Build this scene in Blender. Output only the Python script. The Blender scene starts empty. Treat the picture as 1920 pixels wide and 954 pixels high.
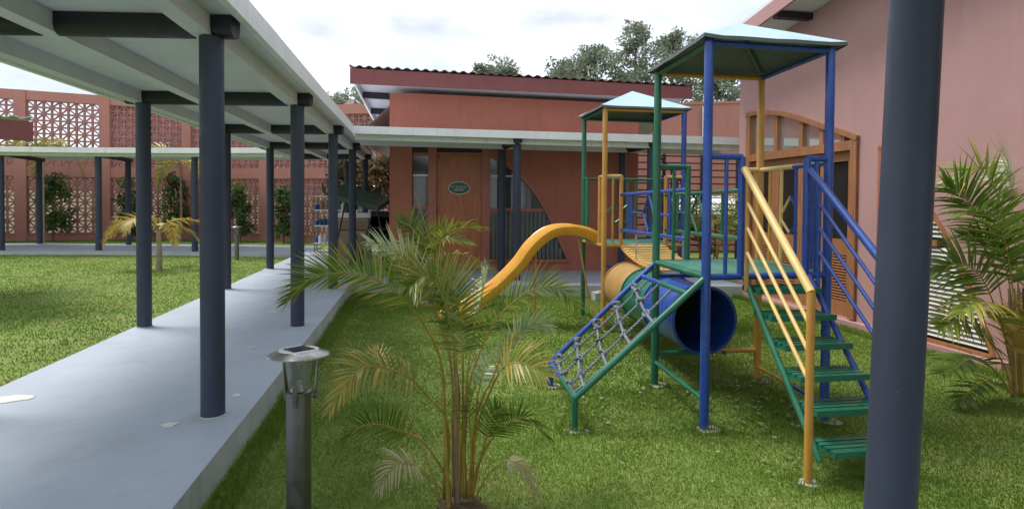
import bpy, math, random
import numpy as np
from mathutils import Vector, Matrix
R = math.radians
random.seed(7); rng = np.random.default_rng(7)
S = bpy.context.scene; COL = S.collection

# ------------------------------------------------------------------ camera
FPX = 1100.0; CX = 960.0; CY = 401.0; EYE = 1.70
PITCH = R(1.2); ROLL = R(0.4); YAW = math.atan(178 / 1100)
def cam_axes():
    r = Vector((math.cos(YAW), -math.sin(YAW), 0)); f0 = Vector((math.sin(YAW), math.cos(YAW), 0)); z = Vector((0, 0, 1))
    f = f0 * math.cos(PITCH) - z * math.sin(PITCH); u = f0 * math.sin(PITCH) + z * math.cos(PITCH)
    return r * math.cos(ROLL) + u * math.sin(ROLL), u * math.cos(ROLL) - r * math.sin(ROLL), f
_r, _u, _f = cam_axes()
cd = bpy.data.cameras.new('camera'); cam = bpy.data.objects.new('camera', cd); COL.objects.link(cam)
cd.sensor_width = 36; cd.lens = 36 * FPX / 1920; cd.shift_y = -(477 - CY) / 1920; cd.clip_start = 0.05; cd.clip_end = 2000
m3 = Matrix((_r, _u, -_f)).transposed()
cam.matrix_world = Matrix.Translation((0, 0, EYE)) @ m3.to_4x4()
S.camera = cam
def ray(px, py): return _f + _r * ((px - CX) / FPX) + _u * ((CY - py) / FPX)
def P(px, py, Y):
    d = ray(px, py); t = Y / d.y; return Vector((d.x * t, Y, EYE + d.z * t))

# ------------------------------------------------------------------ world, sun, exposure
SUN_EL = R(63); SUN_AZ = R(-62)      # azimuth clockwise from +Y: high, ahead and left of the camera
W = bpy.data.worlds.new('World'); S.world = W; W.use_nodes = True
nt = W.node_tree; nt.nodes.clear()
def N(t, typ, **kw):
    n = t.nodes.new(typ)
    for k, v in kw.items(): setattr(n, k, v)
    return n
out = N(nt, 'ShaderNodeOutputWorld'); sky = N(nt, 'ShaderNodeTexSky', sky_type='NISHITA', sun_disc=False)
sky.sun_elevation = SUN_EL; sky.sun_rotation = SUN_AZ; sky.air_density = 1.0; sky.dust_density = 2.0
b1 = N(nt, 'ShaderNodeBackground'); b1.inputs[1].default_value = 0.11; nt.links.new(sky.outputs[0], b1.inputs[0])
tc = N(nt, 'ShaderNodeTexCoord'); mp = N(nt, 'ShaderNodeMapping'); mp.inputs['Scale'].default_value = (1, 1, 2.6)
nt.links.new(tc.outputs['Generated'], mp.inputs[0])
n1 = N(nt, 'ShaderNodeTexNoise'); n1.inputs['Scale'].default_value = 2.3; n1.inputs['Detail'].default_value = 7; n1.inputs['Roughness'].default_value = 0.55; n1.inputs['Distortion'].default_value = 0.5
nt.links.new(mp.outputs[0], n1.inputs['Vector'])
cr = N(nt, 'ShaderNodeValToRGB'); cr.color_ramp.elements[0].position = 0.28; cr.color_ramp.elements[0].color = (.60, .60, .60, 1)
cr.color_ramp.elements[1].position = 0.62; cr.color_ramp.elements[1].color = (.98, .98, .98, 1)
nt.links.new(n1.outputs['Fac'], cr.inputs[0])
n2 = N(nt, 'ShaderNodeTexNoise'); n2.inputs['Scale'].default_value = 5.5; n2.inputs['Detail'].default_value = 6
nt.links.new(mp.outputs[0], n2.inputs['Vector'])
cr2 = N(nt, 'ShaderNodeValToRGB'); cr2.color_ramp.elements[0].position = 0.32; cr2.color_ramp.elements[0].color = (.50, .535, .60, 1)
cr2.color_ramp.elements[1].position = 0.66; cr2.color_ramp.elements[1].color = (.87, .885, .91, 1)
nt.links.new(n2.outputs['Fac'], cr2.inputs[0])
b2 = N(nt, 'ShaderNodeBackground'); b2.inputs[1].default_value = 0.60; nt.links.new(cr2.outputs[0], b2.inputs[0])
mx = N(nt, 'ShaderNodeMixShader'); nt.links.new(cr.outputs[0], mx.inputs[0]); nt.links.new(b1.outputs[0], mx.inputs[1]); nt.links.new(b2.outputs[0], mx.inputs[2])
nt.links.new(mx.outputs[0], out.inputs[0])
sd = bpy.data.lights.new('sun', 'SUN'); sd.energy = 1.5; sd.angle = R(22); sd.color = (1, .955, .88)
so = bpy.data.objects.new('sun', sd); COL.objects.link(so)
sdir = Vector((math.sin(SUN_AZ) * math.cos(SUN_EL), math.cos(SUN_AZ) * math.cos(SUN_EL), math.sin(SUN_EL)))
so.rotation_euler = (-sdir).to_track_quat('-Z', 'Y').to_euler(); so.location = sdir * 40
vs = S.view_settings; vs.view_transform = 'Standard'; vs.look = 'None'; vs.gamma = 1; vs.exposure = 1.4; vs.use_curve_mapping = False

# ------------------------------------------------------------------ materials
def newmat(name):
    m = bpy.data.materials.new(name); m.use_nodes = True
    t = m.node_tree; b = t.nodes['Principled BSDF']; return m, t, b
def noise(t, scale, detail=4, rough=.55, stretch=None, coord='pos'):
    n = N(t, 'ShaderNodeTexNoise'); n.inputs['Scale'].default_value = scale; n.inputs['Detail'].default_value = detail; n.inputs['Roughness'].default_value = rough
    if coord == 'pos': g = N(t, 'ShaderNodeNewGeometry'); o = g.outputs['Position']
    else: g = N(t, 'ShaderNodeTexCoord'); o = g.outputs['Object']
    if stretch:
        mpp = N(t, 'ShaderNodeMapping'); mpp.inputs['Scale'].default_value = stretch; t.links.new(o, mpp.inputs[0]); o = mpp.outputs[0]
    t.links.new(o, n.inputs['Vector']); return n.outputs['Fac']
def ramp(t, fac, stops):
    r = N(t, 'ShaderNodeValToRGB'); e = r.color_ramp.elements
    while len(e) < len(stops): e.new(0.5)
    for i, (p, c) in enumerate(stops):
        e[i].position = p; e[i].color = (c[0], c[1], c[2], 1) if isinstance(c, (tuple, list)) else (c, c, c, 1)
    t.links.new(fac, r.inputs[0]); return r.outputs[0]
def mixc(t, fac, a, b, mode='MIX'):
    m = N(t, 'ShaderNodeMix', data_type='RGBA', blend_type=mode)
    for s, v in ((m.inputs[0], fac), (m.inputs[6], a), (m.inputs[7], b)):
        if hasattr(v, 'links') or hasattr(v, 'is_linked'): t.links.new(v, s)
        elif isinstance(v, (tuple, list)): s.default_value = (v[0], v[1], v[2], 1)
        else: s.default_value = v
    return m.outputs[2]
def bump(t, b, fac, strength, dist=.01):
    n = N(t, 'ShaderNodeBump'); n.inputs['Strength'].default_value = strength; n.inputs['Distance'].default_value = dist
    t.links.new(fac, n.inputs['Height']); t.links.new(n.outputs[0], b.inputs['Normal'])
def sc(c, k): return tuple(min(1, x * k) for x in c)
def surf(name, col, rough=.6, var=.12, scale=4, fine=60, bmp=.15, metal=0, stain=None, stain_amt=.5, streak=False, coat=0, spec=.5, chip=None):
    m, t, b = newmat(name)
    c = ramp(t, noise(t, scale, 5), [(.3, sc(col, 1 - var)), (.7, sc(col, 1 + var))])
    c = mixc(t, ramp(t, noise(t, fine, 3), [(.45, 0.0), (.85, .28)]), c, sc(col, 1 - var * 1.3))
    if stain:
        st = noise(t, 2.2 if not streak else 3.0, 6, .65, (2.4, 2.4, .25) if streak else None)
        c = mixc(t, ramp(t, st, [(.52, 0.0), (.75, stain_amt)]), c, stain)
    if chip: c = mixc(t, ramp(t, noise(t, 26, 6, .7), [(.68, 0.0), (.71, .85)]), c, chip)
    t.links.new(c, b.inputs['Base Color'])
    rr = ramp(t, noise(t, scale * 3, 4), [(.3, max(.03, rough - .12)), (.7, min(1, rough + .12))]); t.links.new(rr, b.inputs['Roughness'])
    b.inputs['Metallic'].default_value = metal; b.inputs['Coat Weight'].default_value = coat; b.inputs['Specular IOR Level'].default_value = spec
    if bmp: bump(t, b, noise(t, fine, 4), bmp, .006)
    return m
def wood(name, col, rough=.45, axis=2):
    m, t, b = newmat(name); st = [14, 14, 14]; st[axis] = 1.0
    c = ramp(t, noise(t, 3.0, 6, .6, tuple(st)), [(.3, sc(col, .62)), (.5, col), (.72, sc(col, 1.35))])
    c = mixc(t, ramp(t, noise(t, 1.1, 3), [(.4, 0.0), (.8, .5)]), c, sc(col, .7))
    t.links.new(c, b.inputs['Base Color']); b.inputs['Roughness'].default_value = rough
    bump(t, b, noise(t, 4.0, 5, .6, tuple(st)), .12, .004); return m
def toned(name, stops, rough=.55, trans=0.0, spec=.4):
    m, t, b = newmat(name); a = N(t, 'ShaderNodeAttribute', attribute_name='tone')
    c = ramp(t, a.outputs['Fac'], stops)
    c = mixc(t, ramp(t, noise(t, .55, 4), [(.4, 0.0), (.75, .45)]), c, stops[0][1])
    t.links.new(c, b.inputs['Base Color']); b.inputs['Roughness'].default_value = rough; b.inputs['Specular IOR Level'].default_value = spec
    if trans:
        tr = N(t, 'ShaderNodeBsdfTranslucent'); t.links.new(c, tr.inputs[0]); ms = N(t, 'ShaderNodeMixShader'); ms.inputs[0].default_value = trans
        t.links.new(b.outputs[0], ms.inputs[1]); t.links.new(tr.outputs[0], ms.inputs[2]); t.links.new(ms.outputs[0], t.nodes['Material Output'].inputs[0])
    return m
M = {}
M['concrete'] = surf('concrete_slab', (.36, .415, .495), .55, .08, 1.1, 45, .12, stain=(.26, .28, .31), stain_amt=.62)
M['kerb'] = surf('concrete_edge', (.43, .48, .47), .75, .10, 3, 40, .3, stain=(.24, .27, .21), stain_amt=.6, streak=True)
M['footing'] = surf('rough_cement', (.42, .41, .38), .9, .25, 9, 60, .6, stain=(.20, .19, .15), stain_amt=.7)
M['putty'] = surf('white_putty', (.60, .61, .60), .7, .06, 9, 60, .2)
M['column'] = surf('column_paint', (.044, .054, .086), .5, .10, 2.5, 30, .04, stain=(.07, .08, .10), stain_amt=.2, streak=True, spec=.3, chip=(.13, .14, .15))
M['beam'] = surf('crossbeam_paint', (.012, .012, .020), .5, .12, 4, 30, .04)
M['white'] = surf('white_paint', (.76, .79, .80), .5, .05, 2, 50, .06, stain=(.38, .39, .36), stain_amt=.35, streak=True)
M['soffit'] = surf('soffit_board', (.65, .67, .73), .7, .05, 1.2, 40, .05, stain=(.42, .43, .38), stain_amt=.3)
M['pink_front'] = surf('terracotta_plaster', (.40, .140, .095), .85, .08, 1.3, 90, .25, stain=(.30, .10, .075), stain_amt=.5, streak=True)
M['pink_right'] = surf('dusty_pink_plaster', (.385, .222, .212), .88, .06, 1.2, 110, .35, stain=(.335, .185, .172), stain_amt=.5, streak=True)
M['pink_left'] = surf('salmon_plaster', (.43, .195, .155), .88, .07, .9, 60, .2, stain=(.33, .15, .125), stain_amt=.6, streak=True)
M['block'] = surf('block_paint', (.36, .165, .150), .85, .12, 1.5, 40, .1)
M['maroon'] = surf('maroon_fascia', (.185, .052, .05), .6, .1, 2, 50, .08, stain=(.12, .04, .04), stain_amt=.5, streak=True)
M['sheet'] = surf('weathered_roof_sheet', (.15, .11, .095), .65, .25, 5, 40, .1, stain=(.28, .24, .2), stain_amt=.5)
M['zinc'] = surf('white_roof_sheet', (.60, .61, .62), .45, .08, 2, 40, .05, stain=(.4, .39, .37), stain_amt=.4)
M['door'] = wood('door_timber', (.40, .125, .048), .45)
M['frame'] = surf('door_frame_timber', (.36, .120, .080), .5, .12, 5, 50, .08)
M['oak'] = wood('varnished_timber', (.30, .135, .062), .38)
M['darkslat'] = surf('dark_slat_paint', (.115, .128, .118), .55, .2, 6, 40, .05)
M['iron'] = surf('black_iron', (.018, .018, .020), .5, .2, 6, 40, .05)
M['blue'] = surf('blue_gloss_paint', (.015, .062, .31), .33, .12, 6, 70, .07, stain=(.06, .13, .38), stain_amt=.5, coat=.2, chip=(.10, .065, .045))
M['green'] = surf('green_gloss_paint', (.010, .125, .072), .36, .15, 6, 70, .07, stain=(.05, .20, .14), stain_amt=.5, coat=.2, chip=(.10, .065, .045))
M['yellow'] = surf('ochre_gloss_paint', (.50, .255, .050), .38, .10, 6, 70, .07, stain=(.55, .36, .14), stain_amt=.6, coat=.15, chip=(.10, .065, .045))
M['cream'] = surf('faded_yellow_paint', (.66, .47, .17), .42, .10, 6, 70, .07, stain=(.50, .28, .06), stain_amt=.5)
M['deck'] = surf('teal_deck_paint', (.035, .165, .125), .5, .15, 5, 60, .1, stain=(.10, .22, .18), stain_amt=.5, chip=(.10, .065, .045))
M['slide'] = surf('yellow_fibreglass', (.72, .36, .035), .3, .06, 2, 50, .02, stain=(.55, .25, .03), stain_amt=.5, coat=.3)
M['tan'] = surf('faded_tan_paint', (.37, .215, .075), .45, .12, 3, 50, .05, stain=(.25, .15, .06), stain_amt=.5)
M['canopytop'] = surf('sky_tinted_sheet', (.36, .53, .60), .32, .05, 3, 14, .02, stain=(.22, .33, .36), stain_amt=.4)  # pale sky reflection on the tower roofs is mixed into this colour
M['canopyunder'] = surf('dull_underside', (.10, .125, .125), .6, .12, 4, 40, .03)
M['rope'] = surf('grey_rope', (.175, .20, .245), .85, .2, 12, 120, .4)
M['steel'] = surf('brushed_steel', (.50, .50, .50), .32, .06, 4, 120, .03, metal=1.0)
M['darksteel'] = surf('dull_post_steel', (.21, .21, .215), .38, .05, 4, 90, .02, metal=.85)
M['cell'] = surf('solar_cell', (.012, .014, .028), .15, .1, 20, 80, 0)
M['gridline'] = surf('cell_line', (.35, .36, .4), .4, .05, 9, 50, 0)
M['cardboard'] = surf('brown_cardboard', (.30, .21, .145), .85, .1, 4, 50, .1)
M['greenboard'] = surf('green_board', (.045, .085, .062), .5, .15, 4, 40, .05)
M['soil'] = surf('brown_soil', (.09, .060, .038), .95, .3, 8, 50, .8)
M['bark'] = surf('grey_bark', (.16, .135, .11), .9, .25, 6, 30, .6)
M['palmtrunk'] = surf('palm_stem', (.24, .155, .10), .7, .25, 9, 40, .4, stain=(.12, .09, .06), stain_amt=.7)
M['palestem'] = surf('pale_palm_stem', (.34, .31, .25), .8, .2, 9, 40, .4)
M['signgreen'] = surf('sign_green', (.010, .075, .045), .4, .05, 9, 50, 0)
M['signwhite'] = surf('sign_white', (.55, .58, .52), .5, .03, 9, 50, 0)
M['cloth'] = surf('neighbour_paint', (.70, .66, .55), .8, .05, 1, 40, .05)
M['brownbld'] = surf('neighbour_brick', (.30, .15, .115), .85, .15, 2, 40, .2)
M['black'] = surf('black_plastic', (.014, .014, .016), .5, .2, 6, 40, .05)
M['lens'] = surf('lamp_lens', (.62, .62, .58), .3, .04, 9, 50, 0)
def glassmat(name, col, rough=.06, alpha=.0):
    m, t, b = newmat(name); b.inputs['Base Color'].default_value = (*col, 1); b.inputs['Roughness'].default_value = rough
    b.inputs['Specular IOR Level'].default_value = .8
    if alpha:
        tr = N(t, 'ShaderNodeBsdfTransparent'); ms = N(t, 'ShaderNodeMixShader'); ms.inputs[0].default_value = alpha
        tr.inputs[0].default_value = (.93, .95, .94, 1)
        t.links.new(b.outputs[0], ms.inputs[1]); t.links.new(tr.outputs[0], ms.inputs[2]); t.links.new(ms.outputs[0], t.nodes['Material Output'].inputs[0])
    bump(t, b, noise(t, 1.6, 2), .05, .02); return m
M['mirror'] = glassmat('reflective_glass', (.62, .64, .64), .05); M['mirror'].node_tree.nodes['Principled BSDF'].inputs['Metallic'].default_value = .8
M['glass'] = glassmat('tinted_glass', (.055, .062, .06), .07)
M['doorglass'] = glassmat('dark_door_glass', (.022, .02, .018), .05, .0)
M['clear'] = glassmat('clear_glass', (.5, .52, .48), .05, .86)
M['grass'] = toned('grass_blades', [(0, (.105, .185, .022)), (.45, (.185, .290, .045)), (.8, (.28, .35, .085)), (1, (.42, .40, .18))], .7, .45, .15)
M['palmleaf'] = toned('palm_leaflets', [(0, (.032, .075, .012)), (.5, (.13, .21, .030)), (.8, (.28, .33, .06)), (1, (.50, .37, .08))], .35, .3, .4)
M['paleleaf'] = toned('sheen_paled_leaflets', [(0, (.19, .30, .14)), (.6, (.40, .50, .33)), (1, (.55, .52, .25))], .4, .2, .5)  # whitish tones stand in for white sheen on some fronds
M['dryleaf'] = toned('dry_palm_leaflets', [(0, (.30, .17, .03)), (.5, (.45, .30, .06)), (1, (.50, .45, .20))], .5, .25)
M['deadleaf'] = toned('dead_palm_leaflets', [(0, (.30, .25, .13)), (1, (.46, .42, .26))], .7, .15)
M['rachis'] = surf('palm_rachis', (.29, .21, .04), .45, .25, 12, 60, .1, stain=(.30, .13, .03), stain_amt=.6)
M['shrub'] = toned('shrub_leaves', [(0, (.025, .060, .016)), (.6, (.070, .130, .030)), (1, (.14, .20, .05))], .5, .3)
M['creeper'] = toned('creeper_leaves', [(0, (.035, .05, .015)), (.5, (.11, .085, .03)), (1, (.24, .15, .06))], .6, .2)
M['hazed_treeleaf'] = toned('hazed_tree_leaves', [(0, (.15, .185, .13)), (.6, (.22, .26, .19)), (1, (.31, .35, .26))], .6, .5)  # leaf tones paled and greyed to carry the distance haze
M['clover'] = toned('clover_leaves', [(0, (.06, .13, .03)), (.7, (.14, .23, .075)), (1, (.30, .38, .20))], .5, .2)
def ground_mat():
    m, t, b = newmat('lawn_soil')
    c = ramp(t, noise(t, 1.6, 6, .6), [(.28, (.11, .19, .028)), (.5, (.185, .265, .05)), (.72, (.27, .295, .09))])
    c = mixc(t, ramp(t, noise(t, 38, 5, .7), [(.35, 0.0), (.7, .5)]), c, (.06, .10, .018))
    c = mixc(t, ramp(t, noise(t, .45, 4, .6), [(.50, 0.0), (.72, .55)]), c, (.20, .18, .075))
    t.links.new(c, b.inputs['Base Color']); b.inputs['Roughness'].default_value = .95
    bump(t, b, noise(t, 55, 5, .7), .7, .02); return m
M['ground'] = ground_mat()

# ------------------------------------------------------------------ mesh helpers
ORG = {}
class MB:
    def __init__(s): s.v = []; s.f = []; s.m = []; s.tone = None
    def add(s, vs, fs, mi=0):
        o = len(s.v); s.v += [tuple(v) for v in vs]; s.f += [tuple(i + o for i in f) for f in fs]; s.m += [mi] * len(fs); return s
    def box(s, a, b, mi=0):
        x0, y0, z0 = a; x1, y1, z1 = b
        return s.add([(x0, y0, z0), (x1, y0, z0), (x1, y1, z0), (x0, y1, z0), (x0, y0, z1), (x1, y0, z1), (x1, y1, z1), (x0, y1, z1)],
                     [(0, 3, 2, 1), (4, 5, 6, 7), (0, 1, 5, 4), (1, 2, 6, 5), (2, 3, 7, 6), (3, 0, 4, 7)], mi)
    def beam(s, p, q, w, h, up=(0, 0, 1), mi=0):
        p = Vector(p); q = Vector(q); d = (q - p).normalized(); sd = d.cross(Vector(up)).normalized(); u = sd.cross(d)
        vs = [c + sd * (a * w / 2) + u * (b * h / 2) for c in (p, q) for a, b in ((-1, -1), (1, -1), (1, 1), (-1, 1))]
        return s.add(vs, [(0, 3, 2, 1), (4, 5, 6, 7), (0, 1, 5, 4), (1, 2, 6, 5), (2, 3, 7, 6), (3, 0, 4, 7)][::1], mi)
    def tube(s, pts, r, n=10, mi=0, cap=True):
        pts = [Vector(p) for p in pts]; k = len(pts); rs = r if isinstance(r, (list, tuple)) else [r] * k
        prev = None; vs = []
        for i, p in enumerate(pts):
            d = (pts[min(i + 1, k - 1)] - pts[max(i - 1, 0)]).normalized()
            if prev is None: a = d.orthogonal().normalized()
            else:
                a = prev - d * prev.dot(d); a = a.normalized() if a.length > 1e-6 else d.orthogonal().normalized()
            prev = a; b = d.cross(a)
            vs += [p + (a * math.cos(2 * math.pi * j / n) + b * math.sin(2 * math.pi * j / n)) * rs[i] for j in range(n)]
        fs = [(i * n + j, i * n + (j + 1) % n, (i + 1) * n + (j + 1) % n, (i + 1) * n + j) for i in range(k - 1) for j in range(n)]
        if cap: fs += [tuple(range(n))[::-1], tuple(range((k - 1) * n, k * n))]
        return s.add(vs, fs, mi)
    def prism(s, poly, fn, w0, w1, mi=0):
        n = len(poly); vs = [fn(a, b, w0) for a, b in poly] + [fn(a, b, w1) for a, b in poly]
        return s.add(vs, [tuple(range(n)), tuple(range(n, 2 * n))[::-1]] + [(i, i + n, (i + 1) % n + n, (i + 1) % n) for i in range(n)], mi)
    def lathe(s, prof, c, n=20, mi=0):
        vs = [(c[0] + r * math.cos(2 * math.pi * j / n), c[1] + r * math.sin(2 * math.pi * j / n), c[2] + z) for r, z in prof for j in range(n)]
        fs = [(i * n + j, i * n + (j + 1) % n, (i + 1) * n + (j + 1) % n, (i + 1) * n + j) for i in range(len(prof) - 1) for j in range(n)]
        return s.add(vs, fs, mi)
    def mesh(s, name, mats, off=(0, 0, 0), smooth=True):
        me = bpy.data.meshes.new(name); o = off
        me.from_pydata([(a - o[0], b - o[1], c - o[2]) for a, b, c in s.v], [], s.f); me.update()
        for mt in (mats if isinstance(mats, (list, tuple)) else [mats]): me.materials.append(M[mt])
        if any(s.m): me.polygons.foreach_set('material_index', s.m)
        import bmesh
        bm = bmesh.new(); bm.from_mesh(me); bmesh.ops.recalc_face_normals(bm, faces=bm.faces); bm.to_mesh(me); bm.free()
        if smooth:
            me.polygons.foreach_set('use_smooth', [True] * len(me.polygons)); me.set_sharp_from_angle(angle=R(40))
        return me
    def build(s, name, mats, parent=None, smooth=True):
        off = ORG.get(parent.name, (0, 0, 0)) if parent else (0, 0, 0)
        ob = bpy.data.objects.new(name, s.mesh(name, mats, off, smooth)); COL.objects.link(ob)
        if parent: ob.parent = parent; ORG[ob.name] = off
        return ob
def tag(o, label=None, cat=None, group=None, kind=None):
    if label: o['label'] = label
    if cat: o['category'] = cat
    if group: o['group'] = group
    if kind: o['kind'] = kind
    return o
def thing(name, label, cat, loc=(0, 0, 0), rz=0, group=None, world=True):
    o = bpy.data.objects.new(name, None); COL.objects.link(o); o.location = loc; o.rotation_euler = (0, 0, rz); o.empty_display_size = .2
    ORG[o.name] = tuple(loc) if world else (0, 0, 0)
    return tag(o, label, cat, group)
def struct(name, mb, mats): return tag(mb.build(name, mats, None, False), kind='structure')
def XY(a, b, w): return (a, b, w)
def one(name, mat, parent, fn): mb = MB(); fn(mb); return mb.build(name, mat, parent)
def tube(name, mat, parent, pts, r, n=12): return MB().tube(pts, r, n).build(name, mat, parent)
def boxo(name, mat, parent, a, b): return MB().box(a, b).build(name, mat, parent, False)
def tri_mesh(name, verts, faces_n, tone, mat, parent=None):
    """verts (k,3) float array grouped per face of faces_n verts"""
    me = bpy.data.meshes.new(name); nv = len(verts); nf = nv // faces_n
    off = ORG.get(parent.name, (0, 0, 0)) if parent else (0, 0, 0)
    me.vertices.add(nv); me.vertices.foreach_set('co', (verts - np.array(off)).astype(np.float32).ravel())
    me.loops.add(nv); me.loops.foreach_set('vertex_index', np.arange(nv, dtype=np.int32))
    me.polygons.add(nf); me.polygons.foreach_set('loop_start', np.arange(0, nv, faces_n, dtype=np.int32))
    me.update(calc_edges=True)
    at = me.attributes.new('tone', 'FLOAT', 'POINT'); at.data.foreach_set('value', np.repeat(tone, faces_n).astype(np.float32))
    me.materials.append(M[mat]); ob = bpy.data.objects.new(name, me); COL.objects.link(ob)
    if parent: ob.parent = parent
    return ob

# ------------------------------------------------------------------ the ground, paths
g = MB(); g.add([(-300, -60, 0), (300, -60, 0), (300, 500, 0), (-300, 500, 0)], [(0, 1, 2, 3)])
struct('ground', g, 'ground')
def slab(name, poly, z0, z1):
    o = MB().prism(poly, XY, z0, z1 - .03).prism(poly, XY, z1 - .03, z1, 1); return struct(name, o, ['kerb', 'concrete'])
def slab2(name, poly, z1):
    mb = MB(); n = len(poly); mb.add([(x, y, -.05) for x, y in poly] + [(x, y, z1) for x, y in poly], [(i, (i + 1) % n, (i + 1) % n + n, i + n) for i in range(n)], 0)
    mb.add([(x, y, z1) for x, y in poly], [tuple(range(n))], 1); return struct(name, mb, ['kerb', 'concrete'])
walk = slab2('walkway', [(-3.27, -3), (-1.17, -3), (-1.17, 18.6), (-3.27, 18.6)], .2)
slab2('porch_floor', [(-1.17, 11.1), (2.04, 10.36), (5.9, 9.75), (5.9, 13.2), (-1.17, 18.6)], .2)
slab2('cross_path', [(-30, 18.6), (-17, 19.75), (-12.5, 19.75), (-9.67, 19.5), (-6.71, 18.95), (-3.27, 18.0), (-3.27, 21.2), (-6.66, 22.2), (-9.95, 22.7), (-13.1, 23.3), (-30, 22.6)], .1)
slab2('entrance_path', [(-1.17, -3), (9, -3), (9, .95), (-1.17, .95)], .2)
def blob(mb, x, y, z, rx, ry, seed, n=14, h=.004):
    rr = random.Random(seed); pts = []
    for i in range(n):
        a = 2 * math.pi * i / n; k = rr.uniform(.65, 1.15); pts.append((x + rx * k * math.cos(a), y + ry * k * math.sin(a)))
    mb.prism(pts, XY, z, z + h)
for i, (x, y, rx, ry, mt) in enumerate([(-2.98, 4.9, .13, .10, 'putty'), (-1.62, 4.18, .055, .05, 'putty'), (-1.66, 6.26, .05, .07, 'kerb'), (-1.36, 4.75, .04, .03, 'putty'),
                                   (-1.9, 8.2, .09, .12, 'kerb'), (-1.75, 9.2, .12, .1, 'kerb'), (-2.2, 9.6, .12, .05, 'kerb'), (-1.62, 10.1, .13, .1, 'kerb')]):
    mb = MB(); blob(mb, x, y, .201, rx, ry, i); mb.build('repair_patch', mt, walk, False)

# ------------------------------------------------------------------ covered walkway canopies
def halfround(mb, p, q, w, h, mi=0):
    """half-round beam: flat top at p.z, belly below"""
    p = Vector(p); q = Vector(q); d = (q - p).normalized(); sd = d.cross(Vector((0, 0, 1))); prof = [(-w / 2, 0)] + [(w / 2 * math.cos(a), -h + w / 2 * (1 + math.sin(a)) if False else -(h - w / 2) + w / 2 * math.sin(a)) for a in [math.pi + math.pi * i / 10 for i in range(11)]] + [(w / 2, 0)]
    n = len(prof); vs = [c + sd * a + Vector((0, 0, b)) for c in (p, q) for a, b in prof]
    mb.add(vs, [tuple(range(n)), tuple(range(n, 2 * n))[::-1]] + [(i, i + n, (i + 1) % n + n, (i + 1) % n) for i in range(n)], mi)
RYS = [1.4, 4.34, 7.27, 10.26, 13.25, 16.4]; CR = .0785
def column(t, x, y, z0, z1, r=CR):
    c = MB().tube([(x, y, z0), (x, y, z1)], r, 24).build('column', 'column', t)
    b = MB().lathe([(r + .002, 0), (r + .014, .001), (r + .012, .008), (r + .002, .009)], (x, y, z0), 24).build('base_ring', 'kerb', c); return c
mc = thing('walkway_canopy', 'long flat white canopy on dark round columns over the grey path at left', 'canopy', (-2.3, 9, .2))
UZ = 2.95
boxo('roof_slab', 'soffit', mc, (-3.64, .4, UZ), (-1.21, 17.6, UZ + .09))
boxo('fascia', 'white', mc, (-1.208, .4, UZ - .035), (-1.15, 11.0, UZ + .125)); boxo('fascia', 'white', mc, (-3.70, .4, UZ - .035), (-3.642, 17.6, UZ + .125))
BX = (-1.40, -2.42, -3.16)
for x in BX: boxo('long_beam', 'soffit', mc, (x - .115, .4, UZ - .135), (x + .015, 17.6, UZ - .002))
for yy in RYS:
    dy = .2; X = lambda x: yy + (-1.40 - x) / 1.76 * dy
    if yy > 2:
        for x, y in ((BX[0], yy), (BX[2], yy + dy)): column(mc, x, y, .2, UZ - .14)
    segs = [(-1.24, BX[0] + .017), (BX[0] - .117, BX[1] + .017), (BX[1] - .117, BX[2] + .017), (BX[2] - .117, -3.34)]
    for a, b in segs:
        mb = MB(); halfround(mb, (a, X(a), UZ - .003), (b, X(b), UZ - .003), .15, .145); mb.build('cross_beam', 'beam', mc)
def downlight(x, y, z, where):
    t = thing('ceiling_downlight', where, 'light', (x, y, z), group='round downlights under the canopies')
    MB().lathe([(0, 0), (.055, 0), (.055, -.05), (.045, -.055)], (x, y, z), 18).build('housing', 'black', t); MB().lathe([(.044, -.052), (0, -.052)], (x, y, z), 18).build('lens', 'lens', t)
downlight(-2.55, 6.75, UZ - .001, 'small black downlight under the left walkway canopy')
# columns in the dim far end of the walkway
for x, y in ((-1.95, 17.1),): column(mc, x, y, .2, UZ - .14)

pc = thing('porch_canopy', 'white flat canopy along the front of the terracotta library', 'canopy', (2.3, 11.5, .2))
def pz(x): return UZ - .02 - (x + 1.15) * .016
def psl(poly, z0, z1, name, mat):
    mb = MB(); n = len(poly); vs = [(x, y, pz(x) + z0) for x, y in poly] + [(x, y, pz(x) + z1) for x, y in poly]
    mb.add(vs, [tuple(range(n))[::-1], tuple(range(n, 2 * n))] + [(i, (i + 1) % n, (i + 1) % n + n, i + n) for i in range(n)]); return mb.build(name, mat, pc, False)
def pf(x, d=0): return 11.05 - (x + 1.16) * .10 + d          # front edge line
psl([(-1.147, pf(-1.15)), (6.3, pf(6.3)), (6.3, pf(6.3, .05)), (-1.147, pf(-1.15, .05))], -.01, .13, 'fascia', 'white')
psl([(-1.147, pf(-1.15, .052)), (6.3, pf(6.3, .052)), (6.3, 12.04), (-1.147, 12.80)], .03, .11, 'roof_slab', 'soffit')
psl([(-1.147, pf(-1.15, .20)), (6.3, pf(6.3, .20)), (6.3, pf(6.3, .32)), (-1.147, pf(-1.15, .32))], -.10, .028, 'long_beam', 'white')
psl([(-1.147, pf(-1.15, 1.25)), (6.3, pf(6.3, 1.2)), (6.3, pf(6.3, 1.32)), (-1.147, pf(-1.15, 1.37))], -.10, .028, 'long_beam', 'soffit')
for x, d in ((1.87, 0), (4.45, 0)):
    y = pf(x, .26); z = pz(x)
    column(pc, x, y, .2, z - .10); column(pc, x - .10, y + 1.32, .2, z - .10)
    mb = MB(); halfround(mb, (x, y - .18, z + .026), (x - .11, y + 1.5, z + .026), .15, .13); mb.build('cross_beam', 'beam', pc)
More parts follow.
